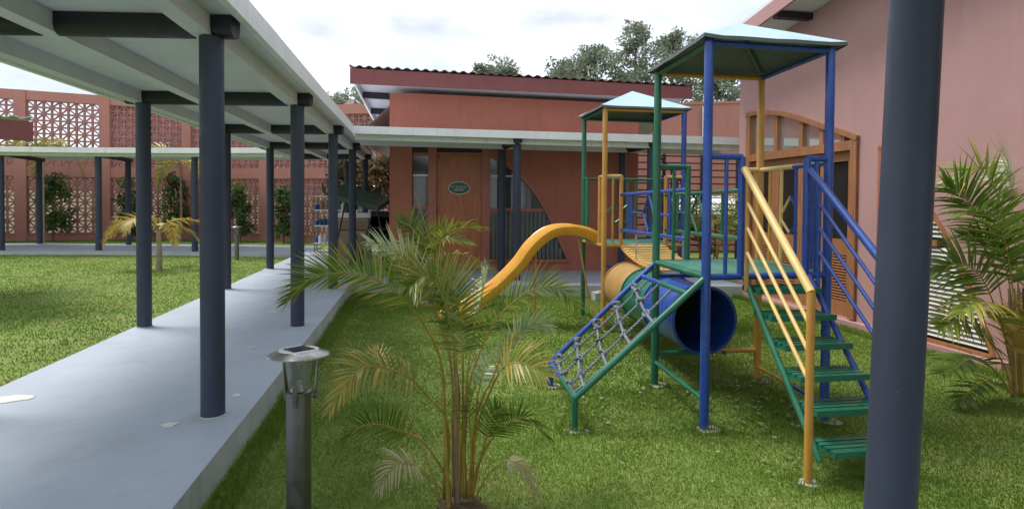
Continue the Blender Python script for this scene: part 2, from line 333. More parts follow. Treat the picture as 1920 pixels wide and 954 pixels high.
downlight(3.18, 11.35, pz(3.2) + .029, 'small black downlight under the library porch canopy')

fcn = thing('cross_canopy', 'pale flat canopy on slim grey columns in front of the lattice wall', 'canopy', (-9.7, 20.8, .1))
FR = [(-21, 19.4), (-15.4, 20.1), (-12.5, 20.1), (-9.67, 19.84), (-6.71, 19.25), (-4.0, 18.5)]; BK = [(-21, 22.7), (-16.2, 23.2), (-13.1, 23.0), (-9.95, 22.35), (-6.66, 21.85), (-4.0, 21.0)]
def strip(name, mat, A, B, z0, z1, par):
    mb = MB(); n = len(A)
    for i in range(n - 1):
        q = [A[i], A[i + 1], B[i + 1], B[i]]; mb.add([(x, y, z0) for x, y in q] + [(x, y, z1) for x, y in q], [(0, 1, 2, 3), (4, 5, 6, 7), (0, 1, 5, 4), (2, 3, 7, 6)] + ([(0, 3, 7, 4)] if i == 0 else []) + ([(1, 2, 6, 5)] if i == n - 2 else []))
    return mb.build(name, mat, par, False)
F0 = [(x, y - .45) for x, y in FR]; F1 = [(x, y - .40) for x, y in FR]; B0 = [(x, y + .42) for x, y in BK]
strip('fascia', 'white', F0, F1, 3.07, 3.23, fcn); strip('roof_slab', 'soffit', [(x, y + .002) for x, y in F1], B0, 3.10, 3.20, fcn)
strip('long_beam', 'white', [(x, y - .06) for x, y in FR], [(x, y + .06) for x, y in FR], 2.99, 3.098, fcn)
for (a, b) in zip(FR[1:], BK[1:]):
    if a[0] > -4.5: continue
    column(fcn, a[0], a[1], .1, 2.985, .09); column(fcn, b[0], b[1], .1, 3.0, .09)
    mb = MB(); halfround(mb, (a[0], a[1] + .12, 3.097), (b[0], b[1] + .2, 3.097), .15, .12); mb.build('cross_beam', 'beam', fcn)

ec = thing('entrance_canopy', 'nearest thick dark blue-grey column at right edge, holding the canopy overhead', 'canopy', (1.265, 1.3, .2))
c_ = MB().tube([(1.222, 1.372, .0), (1.315, 1.358, 3.02)], .061, 28).build('column', 'column', ec)
boxo('roof_slab', 'soffit', ec, (-1.1, -3, 3.02), (9, 1.48, 3.12)); boxo('fascia', 'white', ec, (-1.1, 1.482, 2.98), (9, 1.54, 3.15))
one('cross_beam', 'beam', ec, lambda mb: halfround(mb, (1.315, 1.45, 3.018), (1.315, -1.6, 3.018), .15, .14))

# ------------------------------------------------------------------ lattice boundary wall
lw = thing('lattice_wall', 'tall salmon wall with pierced breeze-block panels beyond the left lawn', 'wall', (-9, 26.5, 0))
PIER = [(-21.6, 24.0), (-18.6, 25.25), (-15.55, 26.2), (-12.75, 26.8), (-9.58, 26.8), (-6.25, 25.85), (-3.3, 24.4), (-.5, 22.7)]
TOPZ = [6.0, 6.0, 5.98, 5.95, 5.8, 5.65, 5.5, 5.4]
PW = .26
def seg(mb, p, q, a, b, z0a, z1a, z0b=None, z1b=None, w0=-.12, w1=.12):
    p = Vector((*p, 0)); q = Vector((*q, 0)); d = (q - p).normalized(); n = Vector((-d.y, d.x, 0)); z0b = z0a if z0b is None else z0b; z1b = z1a if z1b is None else z1b
    A = p + d * a; B = p + d * b
    vs = [A + n * w0, B + n * w0, B + n * w1, A + n * w1]; zs0 = (z0a, z0b, z0b, z0a); zs1 = (z1a, z1b, z1b, z1a)
    mb.add([(v.x, v.y, z) for v, z in zip(vs, zs0)] + [(v.x, v.y, z) for v, z in zip(vs, zs1)], [(0, 3, 2, 1), (4, 5, 6, 7), (0, 1, 5, 4), (1, 2, 6, 5), (2, 3, 7, 6), (3, 0, 4, 7)])
def block_verts(w, h, dth, flip):
    """square ring plus one diagonal bar, unit local coordinates x right, z up"""
    mb = MB(); t = .032; o = [(-w / 2, -h / 2), (w / 2, -h / 2), (w / 2, h / 2), (-w / 2, h / 2)]; i = [(-w / 2 + t, -h / 2 + t), (w / 2 - t, -h / 2 + t), (w / 2 - t, h / 2 - t), (-w / 2 + t, h / 2 - t)]
    for y in (-dth, dth):
        mb.add([(a, y, b) for a, b in o] + [(a, y, b) for a, b in i], [(k, (k + 1) % 4, (k + 1) % 4 + 4, k + 4) for k in range(4)])
    mb.add([(a, -dth, b) for a, b in i] + [(a, dth, b) for a, b in i], [(k, (k + 1) % 4, (k + 1) % 4 + 4, k + 4) for k in range(4)])
    s = -1 if flip else 1
    mb.beam((-s * (w / 2 - t * .7), 0, -(h / 2 - t * .7)), (s * (w / 2 - t * .7), 0, h / 2 - t * .7), .042, dth * 1.7, (0, 1, 0)); return mb
BW = BH = .26; BD = .055
bme = [block_verts(1, 1, 1, f) for f in (0, 1)]
def bmesh_for(f): return block_verts(BW, BH, BD, f)
blk = [bmesh_for(f).mesh('block', 'block', smooth=False) for f in (0, 1)]; blkmb = [bmesh_for(f) for f in (0, 1)]
rest = MB(); count = 0
order = [2, 3, 4, 5, 6, 1, 0]
for bi in order:
    p, q = PIER[bi], PIER[bi + 1]; L = math.dist(p, q); za, zb = TOPZ[bi], TOPZ[bi + 1]
    mb = MB(); seg(mb, p, q, -.20, .20, .0, za, w0=-.16, w1=.16); mb.build('pier', 'pink_left', lw, False)
    mb = MB(); seg(mb, p, q, .20, L - .20, 0, .28); seg(mb, p, q, .20, L - .20, 2.57, 2.99); seg(mb, p, q, .20, L - .20, 5.60 - (5.98 - za), za, 5.60 - (5.98 - zb), zb); mb.build('band', 'pink_left', lw, False)
    mb = MB(); seg(mb, p, q, .20, L - .20, .26, .31, w0=-.16, w1=-.121); mb.build('ledge', 'pink_left', lw, False)
    d = (Vector((*q, 0)) - Vector((*p, 0))).normalized(); rz = math.atan2(d.y, d.x); span = L - .40
    nc = round(span / BW); sx = span / nc / BW
    top = min(5.60 - (5.98 - za), 5.60 - (5.98 - zb))
    for zz0, zz1, nr in ((.28, 2.57, 9), (2.99, max(5.60 - (5.98 - za), 5.60 - (5.98 - zb)), 10)):
        sz = (zz1 - zz0) / nr / BH
        for r_ in range(nr):
            for c_ in range(nc):
                f = (r_ + c_) % 2; x = p[0] + d.x * (.20 + (c_ + .5) * BW * sx); y = p[1] + d.y * (.20 + (c_ + .5) * BW * sx); z = zz0 + (r_ + .5) * BH * sz
                if bi in (2, 3, 4) and count < 300 and (bi == 2 or zz0 > 1 or bi == 3):
                    o = bpy.data.objects.new('block', blk[f]); COL.objects.link(o); o.parent = lw; o.location = (x + 9, y - 26.5, z); o.rotation_euler = (0, 0, rz); o.scale = (sx, 1, sz); count += 1
                else:
                    ca, sa = math.cos(rz), math.sin(rz)
                    rest.add([(x + ca * a * sx - sa * b, y + sa * a * sx + ca * b, z + c * sz) for a, b, c in blkmb[f].v], blkmb[f].f)
tag(rest.build('blockwork', 'block', lw, False), kind='stuff')
mb = MB(); seg(mb, PIER[-1], (4.5, 19.6), 0, 6, 0, 5.4, 0, 5.2); mb.build('end_wall', 'pink_left', lw, False)

bw2 = thing('boundary_wall', 'plain salmon wall rising behind the play towers with a white downpipe', 'wall', (9, 18.6, 0))
mb = MB(); seg(mb, (4.9, 19.6), (15, 18.6), 0, 10.15, 0, 4.85, 0, 5.35); mb.build('wall_face', 'pink_left', bw2, False)
mb = MB(); seg(mb, (4.9, 19.6), (15, 18.6), 0, 10.15, 4.851, 4.93, 5.351, 5.43, -.16, .16); mb.build('coping', 'pink_left', bw2, False)
tube('downpipe', 'white', bw2, [(9.72, 18.93, 0), (9.72, 18.93, 5.0)], .05)
nb = thing('neighbour_wall', 'cream neighbour wall glimpsed through the lower lattice panels', 'wall', (-10, 31, 0))
mb = MB(); mb.box((-26, 31, 0), (-1, 31.2, 1.95)); mb.build('wall_face', 'cloth', nb, False); mb = MB(); mb.box((-26, 30.95, 1.95), (-1, 31.25, 2.05)); mb.build('coping', 'cloth', nb, False)
nh = thing('neighbour_house', 'brown brick house glimpsed through the upper lattice panels', 'house', (-9, 37, 0))
boxo('wall', 'brownbld', nh, (-17.3, 37, 0), (-4.5, 42, 7.0)); boxo('annex', 'brownbld', nh, (-29, 37, 0), (-17.31, 42, 4.0))
mb = MB(); mb.prism([(36.4, 6.9), (42.6, 6.9), (39.5, 8.3)], lambda a, b, w: (w, a, b), -17.8, -4.0); mb.build('roof', 'sheet', nh, False)
for x in (-15.5, -12.5, -9.0, -6.0):
    w_ = boxo('window', 'white', nh, (x, 36.93, 3.6), (x + 1.3, 36.998, 5.0)); boxo('pane', 'glass', w_, (x + .08, 36.90, 3.68), (x + 1.22, 36.929, 4.92))

# ------------------------------------------------------------------ library (terracotta building ahead)
TH = R(-6); lib = thing('library_building', 'terracotta library with brown door, arched side window and overhanging maroon-edged roof', 'building', (-.19, 12.8, 0), TH, world=False)
FA = lambda a, b, w: (a, w, b)
ARC = [(1.76, 2.74), (2.0, 2.58), (2.24, 2.43), (2.45, 2.25), (2.66, 2.02), (2.83, 1.80), (3.05, 1.42), (3.25, .98), (3.42, .60), (3.52, .38)]
mb = MB()
mb.prism([(-.40, .1), (.08, .1), (.08, 4.0), (-.40, 4.0)], FA, 0, .2)
mb.prism([(.08, 2.86), (1.76, 2.86), (1.76, 3.95), (.08, 4.0)], FA, 0, .2)
mb.prism([(1.76, 3.95)] + ARC + [(1.76, .38), (1.76, .1), (5.0, .1), (5.0, 3.85)], FA, 0, .2)
mb.box((-.40, .2, .1), (-.2, 6, 3.9)); mb.box((4.8, .2, .1), (5.0, 6, 3.7)); mb.box((-.2, 5.8, .1), (4.8, 6, 3.2))
mb.build('wall', 'pink_front', lib, False)
boxo('room_floor', 'concrete', lib, (-.2, .2, .1), (4.8, 5.8, .2))
boxo('post', 'frame', lib, (.42, .02, .2), (.60, .17, 2.86)); boxo('post', 'frame', lib, (1.58, .02, .2), (1.758, .17, 2.86))
dr = boxo('door', 'door', lib, (.605, .10, .205), (1.575, .15, 2.70))
tube('handle', 'steel', dr, [(1.47, .05, 1.30), (1.36, .05, 1.30)], .012, 8); MB().tube([(1.47, .05, 1.3), (1.47, .1, 1.3)], .014, 8).build('handle_spindle', 'steel', dr)
boxo('door_head', 'frame', lib, (.60, .04, 2.702), (1.58, .16, 2.75)); boxo('pane', 'glass', lib, (.60, .09, 2.75), (1.58, .10, 2.86))
sl = boxo('side_window', 'glass', lib, (.082, .10, 1.58), (.418, .11, 2.68))
for z0, z1 in ((2.68, 2.74), (1.53, 1.58), (.2, .34)): boxo('frame_rail', 'frame', sl, (.082, .06, z0), (.418, .14, z1))
boxo('pane', 'glass', sl, (.082, .10, 2.742), (.418, .11, 2.858)); boxo('glazing_bar', 'white', sl, (.084, .085, 2.24), (.416, .098, 2.27))
boxo('backing', 'glass', sl, (.082, .12, .34), (.418, .13, 1.53))
for i in range(4): boxo('slat', 'darkslat', sl, (.10 + i * .085, .07, .341), (.162 + i * .085, .115, 1.529))
inner = [(1.762, 2.70)] + [(a - .0, b - .0) for a, b in ARC[1:]] + [(1.762, .382)]
aw = MB().prism([(a, b) for a, b in inner], FA, .10, .11).build('arched_window', 'glass', lib, False)
mb = MB()
for (a, b), (c, d) in zip(ARC[:-1], ARC[1:]): mb.beam((a, .03, b), (c, .03, d), .10, .09, (0, 1, 0))
mb.build('arch_trim', 'frame', aw)
def arcx(z):
    for (a, b), (c, d) in zip(ARC[:-1], ARC[1:]):
        if d <= z <= b: return a + (c - a) * (b - z) / (b - d)
    return ARC[-1][0]
boxo('frame_rail', 'frame', aw, (1.762, .05, 1.49), (arcx(1.5) - .03, .099, 1.555)); boxo('sill', 'frame', aw, (1.762, -.04, .384), (3.44, .098, .45))
boxo('glazing_bar', 'white', aw, (1.77, .085, 2.24), (arcx(2.26) - .08, .0995, 2.265))
i = 0; x = 1.80
while x < 3.4:
    zt = 1.488
    if x + .05 > arcx(1.488) - .05:
        zs = [z for z in np.linspace(.46, 1.488, 60) if arcx(z) - .05 > x + .05]; zt = max(zs) if zs else .47
    if zt > .5: boxo('slat', 'darkslat', aw, (x, .06, .452), (x + .070, .095, zt))
    x += .092
# oval door sign
sg = thing('door_sign', 'green oval sign with pale lettering on the brown library door', 'sign', (-.19, 12.8, 0), TH, world=False)
def ell(a, b, n=32): return [(1.085 + a * math.cos(2 * math.pi * k / n), 1.985 + b * math.sin(2 * math.pi * k / n)) for k in range(n)]
MB().prism(ell(.235, .142), FA, .088, .0995).build('rim', 'signwhite', sg, False); MB().prism(ell(.218, .126), FA, .083, .0885).build('plate', 'signgreen', sg, False)
def text(txt, size, mat, parent, loc, rot, name='lettering'):
    cu = bpy.data.curves.new(name, 'FONT'); cu.body = txt; cu.size = size; cu.align_x = 'CENTER'; cu.align_y = 'CENTER'; cu.extrude = .001
    o = bpy.data.objects.new(name, cu); COL.objects.link(o); dg = bpy.context.evaluated_depsgraph_get(); me = bpy.data.meshes.new_from_object(o.evaluated_get(dg))
    bpy.data.objects.remove(o); me.materials.clear(); me.materials.append(M[mat]); o = bpy.data.objects.new(name, me); COL.objects.link(o); o.parent = parent; o.location = loc; o.rotation_euler = rot; return o
text('ST. LOUIS IX', .062, 'signwhite', sg, (1.085, .081, 2.01), (R(90), 0, 0)); text('LIBRARY', .062, 'signwhite', sg, (1.085, .081, 1.945), (R(90), 0, 0))
# roof
def rz_(s): return 4.37 - .036 * (s + 1.1)
def rp(s, w): return rz_(s) - (w + .6) * .20
rf = MB(); NS = 168; ss = [-1.12 + 7.10 * i / NS for i in range(NS + 1)]
for k, w in enumerate((-.66, 6.4)):
    for s_ in ss: rf.v.append((s_, w, rp(s_, w) + .035 + .022 * math.sin(2 * math.pi * s_ / .19)))
for s_ in ss: rf.v.append((s_, -.66, rp(s_, -.66) + .023 + .022 * math.sin(2 * math.pi * s_ / .19)))
n_ = NS + 1; rf.f = [(i, i + 1, n_ + i + 1, n_ + i) for i in range(NS)] + [(i, i + 1, 2 * n_ + i + 1, 2 * n_ + i) for i in range(NS)]; rf.m = [0] * len(rf.f)
roof = rf.build('roof', 'sheet', lib)
mb = MB(); mb.prism([(-1.10, rz_(-1.1)), (5.96, rz_(5.96)), (5.96, rz_(5.96) - .25), (-1.10, rz_(-1.1) - .31)], FA, -.63, -.59); mb.build('fascia', 'maroon', roof, False)
mb = MB(); vs = []
for s0, s1 in ((-1.10, -1.06),):
    mb.add([(s, w, rp(s, w) - d) for s in (s0, s1) for w, d in ((-.588, .0), (6.3, .0), (6.3, .2), (-.588, .2))], [(0, 1, 2, 3), (4, 5, 6, 7), (0, 1, 5, 4), (3, 2, 6, 7), (1, 2, 6, 5), (0, 3, 7, 4)])
mb.build('barge_board', 'soffit', roof, False)
mb = MB(); mb.add([(s, w, rp(s, w) - d) for s in (-1.058, 5.95) for w, d in ((-.588, .02), (6.3, .02), (6.3, .05), (-.588, .05))], [(0, 1, 2, 3), (4, 5, 6, 7), (0, 1, 5, 4), (3, 2, 6, 7), (1, 2, 6, 5), (0, 3, 7, 4)]); mb.build('soffit', 'soffit', roof, False)
for w in (.5, 1.5, 2.6, 3.8): 
    mb = MB(); mb.beam((-1.055, w, rp(-1.05, w) - .12), (-.41, w, rp(-.41, w) - .12), .07, .13); mb.build('rafter', 'beam', roof, False)
# lean-to roof of white corrugated sheet at the building's left side
lr = MB(); nn = 60
for i in range(nn + 1):
    w = .75 + 5.2 * i / nn; h = .02 * math.sin(2 * math.pi * w / .23)
    lr.v += [(-.405, w, 3.92 + h), (-1.35, w - .0, 3.06 + h)]
lr.f = [(2 * i, 2 * i + 1, 2 * i + 3, 2 * i + 2) for i in range(nn)]; lr.m = [0] * nn
lr.build('lean_to_roof', 'zinc', lib)

# ------------------------------------------------------------------ dusty-pink building at the right
rb = thing('pink_hall', 'dusty pink hall at right with arched timber doorway and louvred arched window', 'building', (8, 6, 0))
RA = lambda a, b, w: (5.9 + w, a, b)
DO = [(9.82, 3.32), (9.5, 3.31), (9.21, 3.28), (8.77, 3.19), (8.43, 3.09), (7.81, 2.87), (7.42, 2.74), (7.10, 2.62)]
WA = [(6.74, 2.45), (6.55, 2.28), (6.3, 2.06), (6.05, 1.78), (5.78, 1.42), (5.58, 1.08), (5.38, .70), (5.24, .36), (5.16, .14)]
def wt(y): return 4.54 + .10 * (8.95 - y)
mb = MB()
mb.prism([(9.82, -.05), (10.1, -.05), (10.1, wt(10.1)), (9.82, wt(9.82))], RA, 0, .22)
mb.prism(DO + [(7.10, wt(7.10)), (9.82, wt(9.82))], RA, 0, .22)
mb.prism([(6.74, -.05), (7.10, -.05), (7.10, wt(7.1)), (6.74, wt(6.74))], RA, 0, .22)
mb.prism(WA + [(6.74, .14), (6.74, -.05), (-3, -.05), (-3, wt(-3)), (6.74, wt(6.74))], RA, 0, .22)
mb.prism([(9.82, -.05), (9.82, .12), (7.10, .12), (7.10, -.05)], RA, 0, .22)
mb.box((6.12, 9.9, -.05), (14, 10.1, 4.3)); mb.box((13.8, -3, -.05), (14, 9.9, 4.3))
mb.build('wall', 'pink_right', rb, False)
mb = MB(); mb.prism([(5.0, -.05), (9.82, -.05), (9.82, .09), (5.0, .11)], RA, -.10, -.002); mb.build('plinth', 'pink_right', rb, False)
boxo('room_floor', 'concrete', rb, (6.12, -3, -.04), (13.8, 9.9, .08))
# arched doorway
fr = MB()
for (a, b), (c, d) in zip(DO[:-1], DO[1:]): fr.beam((5.93, a, b - .03), (5.93, c, d - .03), .16, .07, (0, 0, 1))
door = fr.build('arched_doorway', 'oak', rb)
for a, b, z0, z1 in ((9.70, 9.815, .12, 3.26), (7.105, 7.22, .12, 2.60)): boxo('jamb', 'oak', door, (5.86, a, z0), (6.02, b, z1))
boxo('transom', 'oak', door, (5.86, 7.221, 2.44), (6.02, 9.699, 2.57))
def dz(y):
    for (a, b), (c, d) in zip(DO[:-1], DO[1:]):
        if c <= y <= a: return b + (d - b) * (a - y) / (a - c)
    return 2.6
for y in (8.98, 8.33, 7.85, 7.42):
    boxo('mullion', 'oak', door, (5.89, y - .045, 2.571), (6.01, y + .045, dz(y - .04) - .06))
pts = [(9.70, 2.57)] + [(a, b - .05) for a, b in DO if 7.22 < a < 9.70] + [(7.22, 2.62), (7.22, 2.57)]
MB().prism([(9.70, 3.26)] + pts[1:] + [(9.70, 2.57)], RA, .055, .063).build('pane', 'mirror', door, False)
for y0, y1 in ((9.03, 9.698), (8.36, 9.025), (7.80, 8.355), (7.222, 7.795)):
    lf = boxo('door_leaf', 'oak', door, (5.93, y0, .125), (5.98, y0 + .11, 2.438)); boxo('stile', 'oak', lf, (5.93, y1 - .11, .125), (5.98, y1, 2.438))
    for z0, z1 in ((.125, .33), (.98, 1.2), (2.30, 2.438)): boxo('rail', 'oak', lf, (5.93, y0 + .111, z0), (5.98, y1 - .111, z1))
    boxo('pane', 'doorglass', lf, (5.95, y0 + .111, 1.2), (5.958, y1 - .111, 2.30)); 
    mb = MB()
    for k in range(16):
        z = .345 + k * .040; mb.add([(5.932, y0 + .111, z), (5.932, y1 - .111, z), (5.972, y1 - .111, z + .026), (5.972, y0 + .111, z + .026), (5.932, y0 + .111, z + .010), (5.932, y1 - .111, z + .010), (5.972, y1 - .111, z + .036), (5.972, y0 + .111, z + .036)], [(0, 1, 2, 3), (4, 5, 6, 7), (0, 1, 5, 4), (2, 3, 7, 6)])
    tag(mb.build('louvre', 'oak', lf, False), kind='stuff'); boxo('louvre_backing', 'darkslat', lf, (5.974, y0 + .111, .33), (5.979, y1 - .111, .98))
# louvred arched window
lwin = MB()
for (a, b), (c, d) in zip(WA[:-1], WA[1:]): lwin.beam((5.92, a, b - .012), (5.92, c, d - .012), .09, .045, (0, 0, 1))
lwn = lwin.build('louvred_window', 'oak', rb); boxo('jamb', 'frame', lwn, (5.885, 6.70, .1), (5.99, 6.755, 2.43)); boxo('sill', 'oak', lwn, (5.86, 5.16, .09), (5.99, 6.698, .142)); boxo('frame_rail', 'oak', lwn, (5.89, 5.86, 1.22), (5.99, 6.698, 1.29))
MB().prism([(6.70, 2.38)] + [(a, b - .05) for a, b in WA[1:]] + [(6.70, .14)], RA, .085, .09).build('backing', 'darkslat', lwn, False)
def wx(z):
    for (a, b), (c, d) in zip(WA[:-1], WA[1:]):
        if d <= z <= b: return a + (c - a) * (b - z) / (b - d)
    return 5.16 if z < .2 else 6.7
z = .18
while z < 2.2:
    y0 = wx(z) + .06
    if not (1.19 < z < 1.30) and y0 < 6.66: MB().add([(5.905, y0, z), (5.905, 6.695, z), (5.955, 6.695, z + .03), (5.955, y0, z + .03), (5.905, y0, z + .007), (5.905, 6.695, z + .007), (5.955, 6.695, z + .037), (5.955, y0, z + .037)], [(0, 1, 2, 3), (4, 5, 6, 7), (0, 1, 5, 4), (2, 3, 7, 6)]).build('louvre_blade', 'lens', lwn, False)
    z += .052
# hall roof
def rt(y): return 4.63 + .126 * (9.07 - y)
mb = MB(); mb.add([(x, y, rt(y) + d) for x in (5.28, 14.5) for y, d in ((10.35, 0), (-3, 0), (-3, .05), (10.35, .05))], [(0, 1, 2, 3), (4, 5, 6, 7), (0, 1, 5, 4), (3, 2, 6, 7), (1, 2, 6, 5), (0, 3, 7, 4)]); hroof = mb.build('roof', 'zinc', rb, False)
mb = MB(); mb.add([(x, y, rt(y) - d) for x in (5.27, 5.31) for y, d in ((10.35, .002), (-3, .002), (-3, .22), (10.35, .22))], [(0, 1, 2, 3), (4, 5, 6, 7), (0, 1, 5, 4), (3, 2, 6, 7), (1, 2, 6, 5), (0, 3, 7, 4)]); mb.build('fascia', 'pink_right', hroof, False)
mb = MB(); mb.add([(x, y, rt(y) - d) for x in (5.312, 5.899) for y, d in ((10.35, .13), (-3, .13), (-3, .16), (10.35, .16))], [(0, 1, 2, 3), (4, 5, 6, 7), (0, 1, 5, 4), (3, 2, 6, 7), (1, 2, 6, 5), (0, 3, 7, 4)]); mb.build('soffit', 'soffit', hroof, False)
for y in (9.4, 8.15, 6.9, 5.6, 4.2): boxo('rafter', 'beam', hroof, (5.313, y - .06, rt(y) - .26), (5.898, y + .06, rt(y) - .165))

# ------------------------------------------------------------------ eave of a building at the far left edge
le = thing('left_building', 'dark red eave with wavy roof sheet poking in at the left edge', 'building', (-9, 10, 0))
def PW_(px, py, t): d = ray(px, py); return Vector((d.x * t, d.y * t, EYE + d.z * t))
c0 = PW_(62, 224, 9.0)
dx = Vector((-.80, -.60, 0))
mb = MB(); A = c0 + Vector((0, 0, -.03)); B = A + dx * 6; mb.beam(A - Vector((0, 0, .16)), B - Vector((0, 0, .10)), .05, .30); mb.build('fascia', 'maroon', le, False)
mb = MB(); nd = Vector((-.60, .80, 0)); K = 120
for i in range(K + 1):
    p = A + dx * (6.0 * i / K); h = .02 * math.sin(2 * math.pi * i / K * 6.0 / .19) + .05 + .01 * i / K
    mb.v += [tuple(p - nd * .06 + Vector((0, 0, h))), tuple(p + nd * 4 + Vector((0, 0, h + .12))), tuple(p - nd * .06 + Vector((0, 0, h - .014)))]
mb.f = [(3 * i, 3 * i + 3, 3 * i + 4, 3 * i + 1) for i in range(K)] + [(3 * i, 3 * i + 3, 3 * i + 5, 3 * i + 2) for i in range(K)]; mb.m = [0] * len(mb.f); mb.build('roof', 'zinc', le)
mb = MB(); p = A + dx * 1.6 + nd * .6; q = p + dx * 4.4; mb.beam(p + nd * 1.5 - Vector((0, 0, 1.45)), q + nd * 1.5 - Vector((0, 0, 1.45)), 3.0, 2.9); mb.build('wall', 'pink_left', le, False)
# ------------------------------------------------------------------ play structure
pg = thing('play_structure', 'blue, green and yellow climbing frame with two roofed towers, bridge, tunnel, slide and stairs', 'playground', (2.7, 5.8, 0))
A, B, C, D = (2.125, 4.07), (2.185, 5.14), (3.22, 5.14), (3.145, 4.10)
E_, F_, G_, H_ = (2.43, 7.42), (2.42, 8.36), (3.53, 7.42), (3.53, 8.40)
PR = .034; Z1 = 1.16; Z2 = 1.14
def V3(p, z): return (p[0], p[1], z)
def T(name, mat, a, b, r=.02, n=10, par=None): return tube(name, mat, par or pg, [a, b], r, n)
for p, mt, zt in ((A, 'blue', 2.93), (B, 'green', 2.90), (C, 'yellow', 2.90), (D, 'blue', 2.90), (E_, 'yellow', 2.94), (F_, 'green', 2.92), (G_, 'blue', 2.94), (H_, 'green', 2.92)):
    po = T('post', mt, V3(p, -.05), V3(p, zt), PR, 16)
    mb = MB(); blob(mb, p[0] + .03, p[1] - .02, -.01, .10, .085, int(p[0] * 100 + p[1] * 10), 16, .025); mb.build('footing', 'footing', po)
def pyramid(corners, ze, za, ov, posts, mats, under):
    cx = sum(c[0] for c in corners) / 4; cy = sum(c[1] for c in corners) / 4; e = []
    for c in corners:
        d = Vector((c[0] - cx, c[1] - cy)); d *= 1 + ov / d.length; e.append((cx + d.x, cy + d.y))
    mb = MB(); rr = random.Random(int(cy * 10)); top = []; K = 8
    for i in range(4):
        a, b = e[i], e[(i + 1) % 4]
        for k in range(K): t = k / K; top.append((a[0] + (b[0] - a[0]) * t, a[1] + (b[1] - a[1]) * t, ze + (.0 if k == 0 else -.006 - .008 * rr.random())))
    n = len(top); mb.v = top + [(cx, cy, za)] + [(x, y, z - .028) for x, y, z in top]
    mb.f = [(i, (i + 1) % n, n) for i in range(n)] + [(i, (i + 1) % n, n + 1 + (i + 1) % n, n + 1 + i) for i in range(n)]; mb.m = [0] * n + [1] * n
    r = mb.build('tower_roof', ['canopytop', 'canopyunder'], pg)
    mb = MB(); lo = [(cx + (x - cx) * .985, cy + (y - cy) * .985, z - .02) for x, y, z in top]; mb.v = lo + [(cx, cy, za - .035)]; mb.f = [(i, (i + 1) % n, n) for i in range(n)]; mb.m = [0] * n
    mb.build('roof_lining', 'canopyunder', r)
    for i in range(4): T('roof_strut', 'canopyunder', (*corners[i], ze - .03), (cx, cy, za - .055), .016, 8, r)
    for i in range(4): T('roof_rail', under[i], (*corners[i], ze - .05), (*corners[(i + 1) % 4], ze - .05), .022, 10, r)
pyramid([A, D, C, B], 2.93, 3.215, .115, None, None, ['blue', 'blue', 'yellow', 'green'])
pyramid([E_, G_, H_, F_], 2.965, 3.26, .10, None, None, ['yellow', 'blue', 'green', 'green'])
# decks
def deck(c, z, name='deck'):
    cx = sum(q[0] for q in c) / 4; cy = sum(q[1] for q in c) / 4
    MB().prism([(cx + (x - cx) * .965, cy + (y - cy) * .965) for x, y in c], XY, z - .018, z + .012).build(name, 'deck', pg, False)
deck([A, D, C, B], Z1); deck([E_, G_, H_, F_], Z2)
for a, b, m_, z in ((A, D, 'blue', Z1), (A, B, 'green', Z1), (B, C, 'green', Z1), (C, D, 'yellow', Z1), (E_, G_, 'yellow', Z2), (F_, E_, 'yellow', Z2), (F_, H_, 'green', Z2), (G_, H_, 'blue', Z2)):
    T('deck_rail', m_, V3(a, z - .012), V3(b, z - .012), .024)
def L(a, b, t): return (a[0] + (b[0] - a[0]) * t, a[1] + (b[1] - a[1]) * t)
# guards of the big tower
ga, gd = L(A, D, .275), L(A, D, .815)
for q, corner in ((ga, A), (gd, D)):
    T('guard_post', 'blue', V3(q, Z1 - .02), V3(q, 2.045), .027, 12); T('guard_rail', 'blue', V3(q, 2.045), V3(corner, 2.045), .024)
    m = L(q, corner, .45); T('baluster', 'blue', V3(m, Z1), V3(m, 2.04), .015)
gb, gc = L(B, C, .295), L(B, C, .83)
T('guard_post', 'green', V3(gb, Z1 - .02), V3(gb, 2.04), .027, 12); T('guard_rail', 'green', V3(gb, 2.03), V3(B, 2.03), .022); m = L(gb, B, .45); T('baluster', 'green', V3(m, Z1), V3(m, 2.03), .015)
T('guard_post', 'yellow', V3(gc, 1.36), V3(gc, 2.03), .027, 12); T('guard_post', 'blue', V3(gc, Z1 - .02), V3(gc, 1.36), .0272, 12); T('guard_rail', 'cream', V3(gc, 2.015), V3(C, 2.015), .022)
cdm = L(C, D, .55); T('guard_rail', 'cream', V3(C, 2.015), V3(cdm, 2.015), .022); T('guard_rail', 'blue', V3(cdm, 2.015), V3(D, 2.015), .022)
for t_, m_ in ((.18, 'yellow'), (.36, 'cream'), (.58, 'blue'), (.80, 'blue')): q = L(C, D, t_); T('baluster', m_, V3(q, Z1), V3(q, 2.01), .015)
h1, h2, h3 = L(C, D, .36), L(C, D, .50), L(C, D, .58)
T('brace', 'cream', V3(h1, 1.60), V3(h2, 1.76), .011, 8); T('brace', 'cream', V3(h1, 1.56), V3(h2, 1.44), .011, 8); T('brace', 'blue', V3(h2, 1.76), V3(h3, 1.68), .011, 8); T('brace', 'blue', V3(h2, 1.44), V3(h3, 1.52), .011, 8)
# lower ties of the big tower
T('tie_rail', 'green', V3(B, .30), V3(L(B, C, .5), .30), .022); T('tie_rail', 'yellow', V3(L(B, C, .5), .30), V3(C, .30), .022)
T('tie_rail', 'green', V3(B, .225), V3(A, .225), .02); T('tie_rail', 'yellow', V3(C, .14), V3(L(C, D, .5), .14), .016); T('tie_rail', 'blue', V3(L(C, D, .5), .14), V3(D, .14), .016)
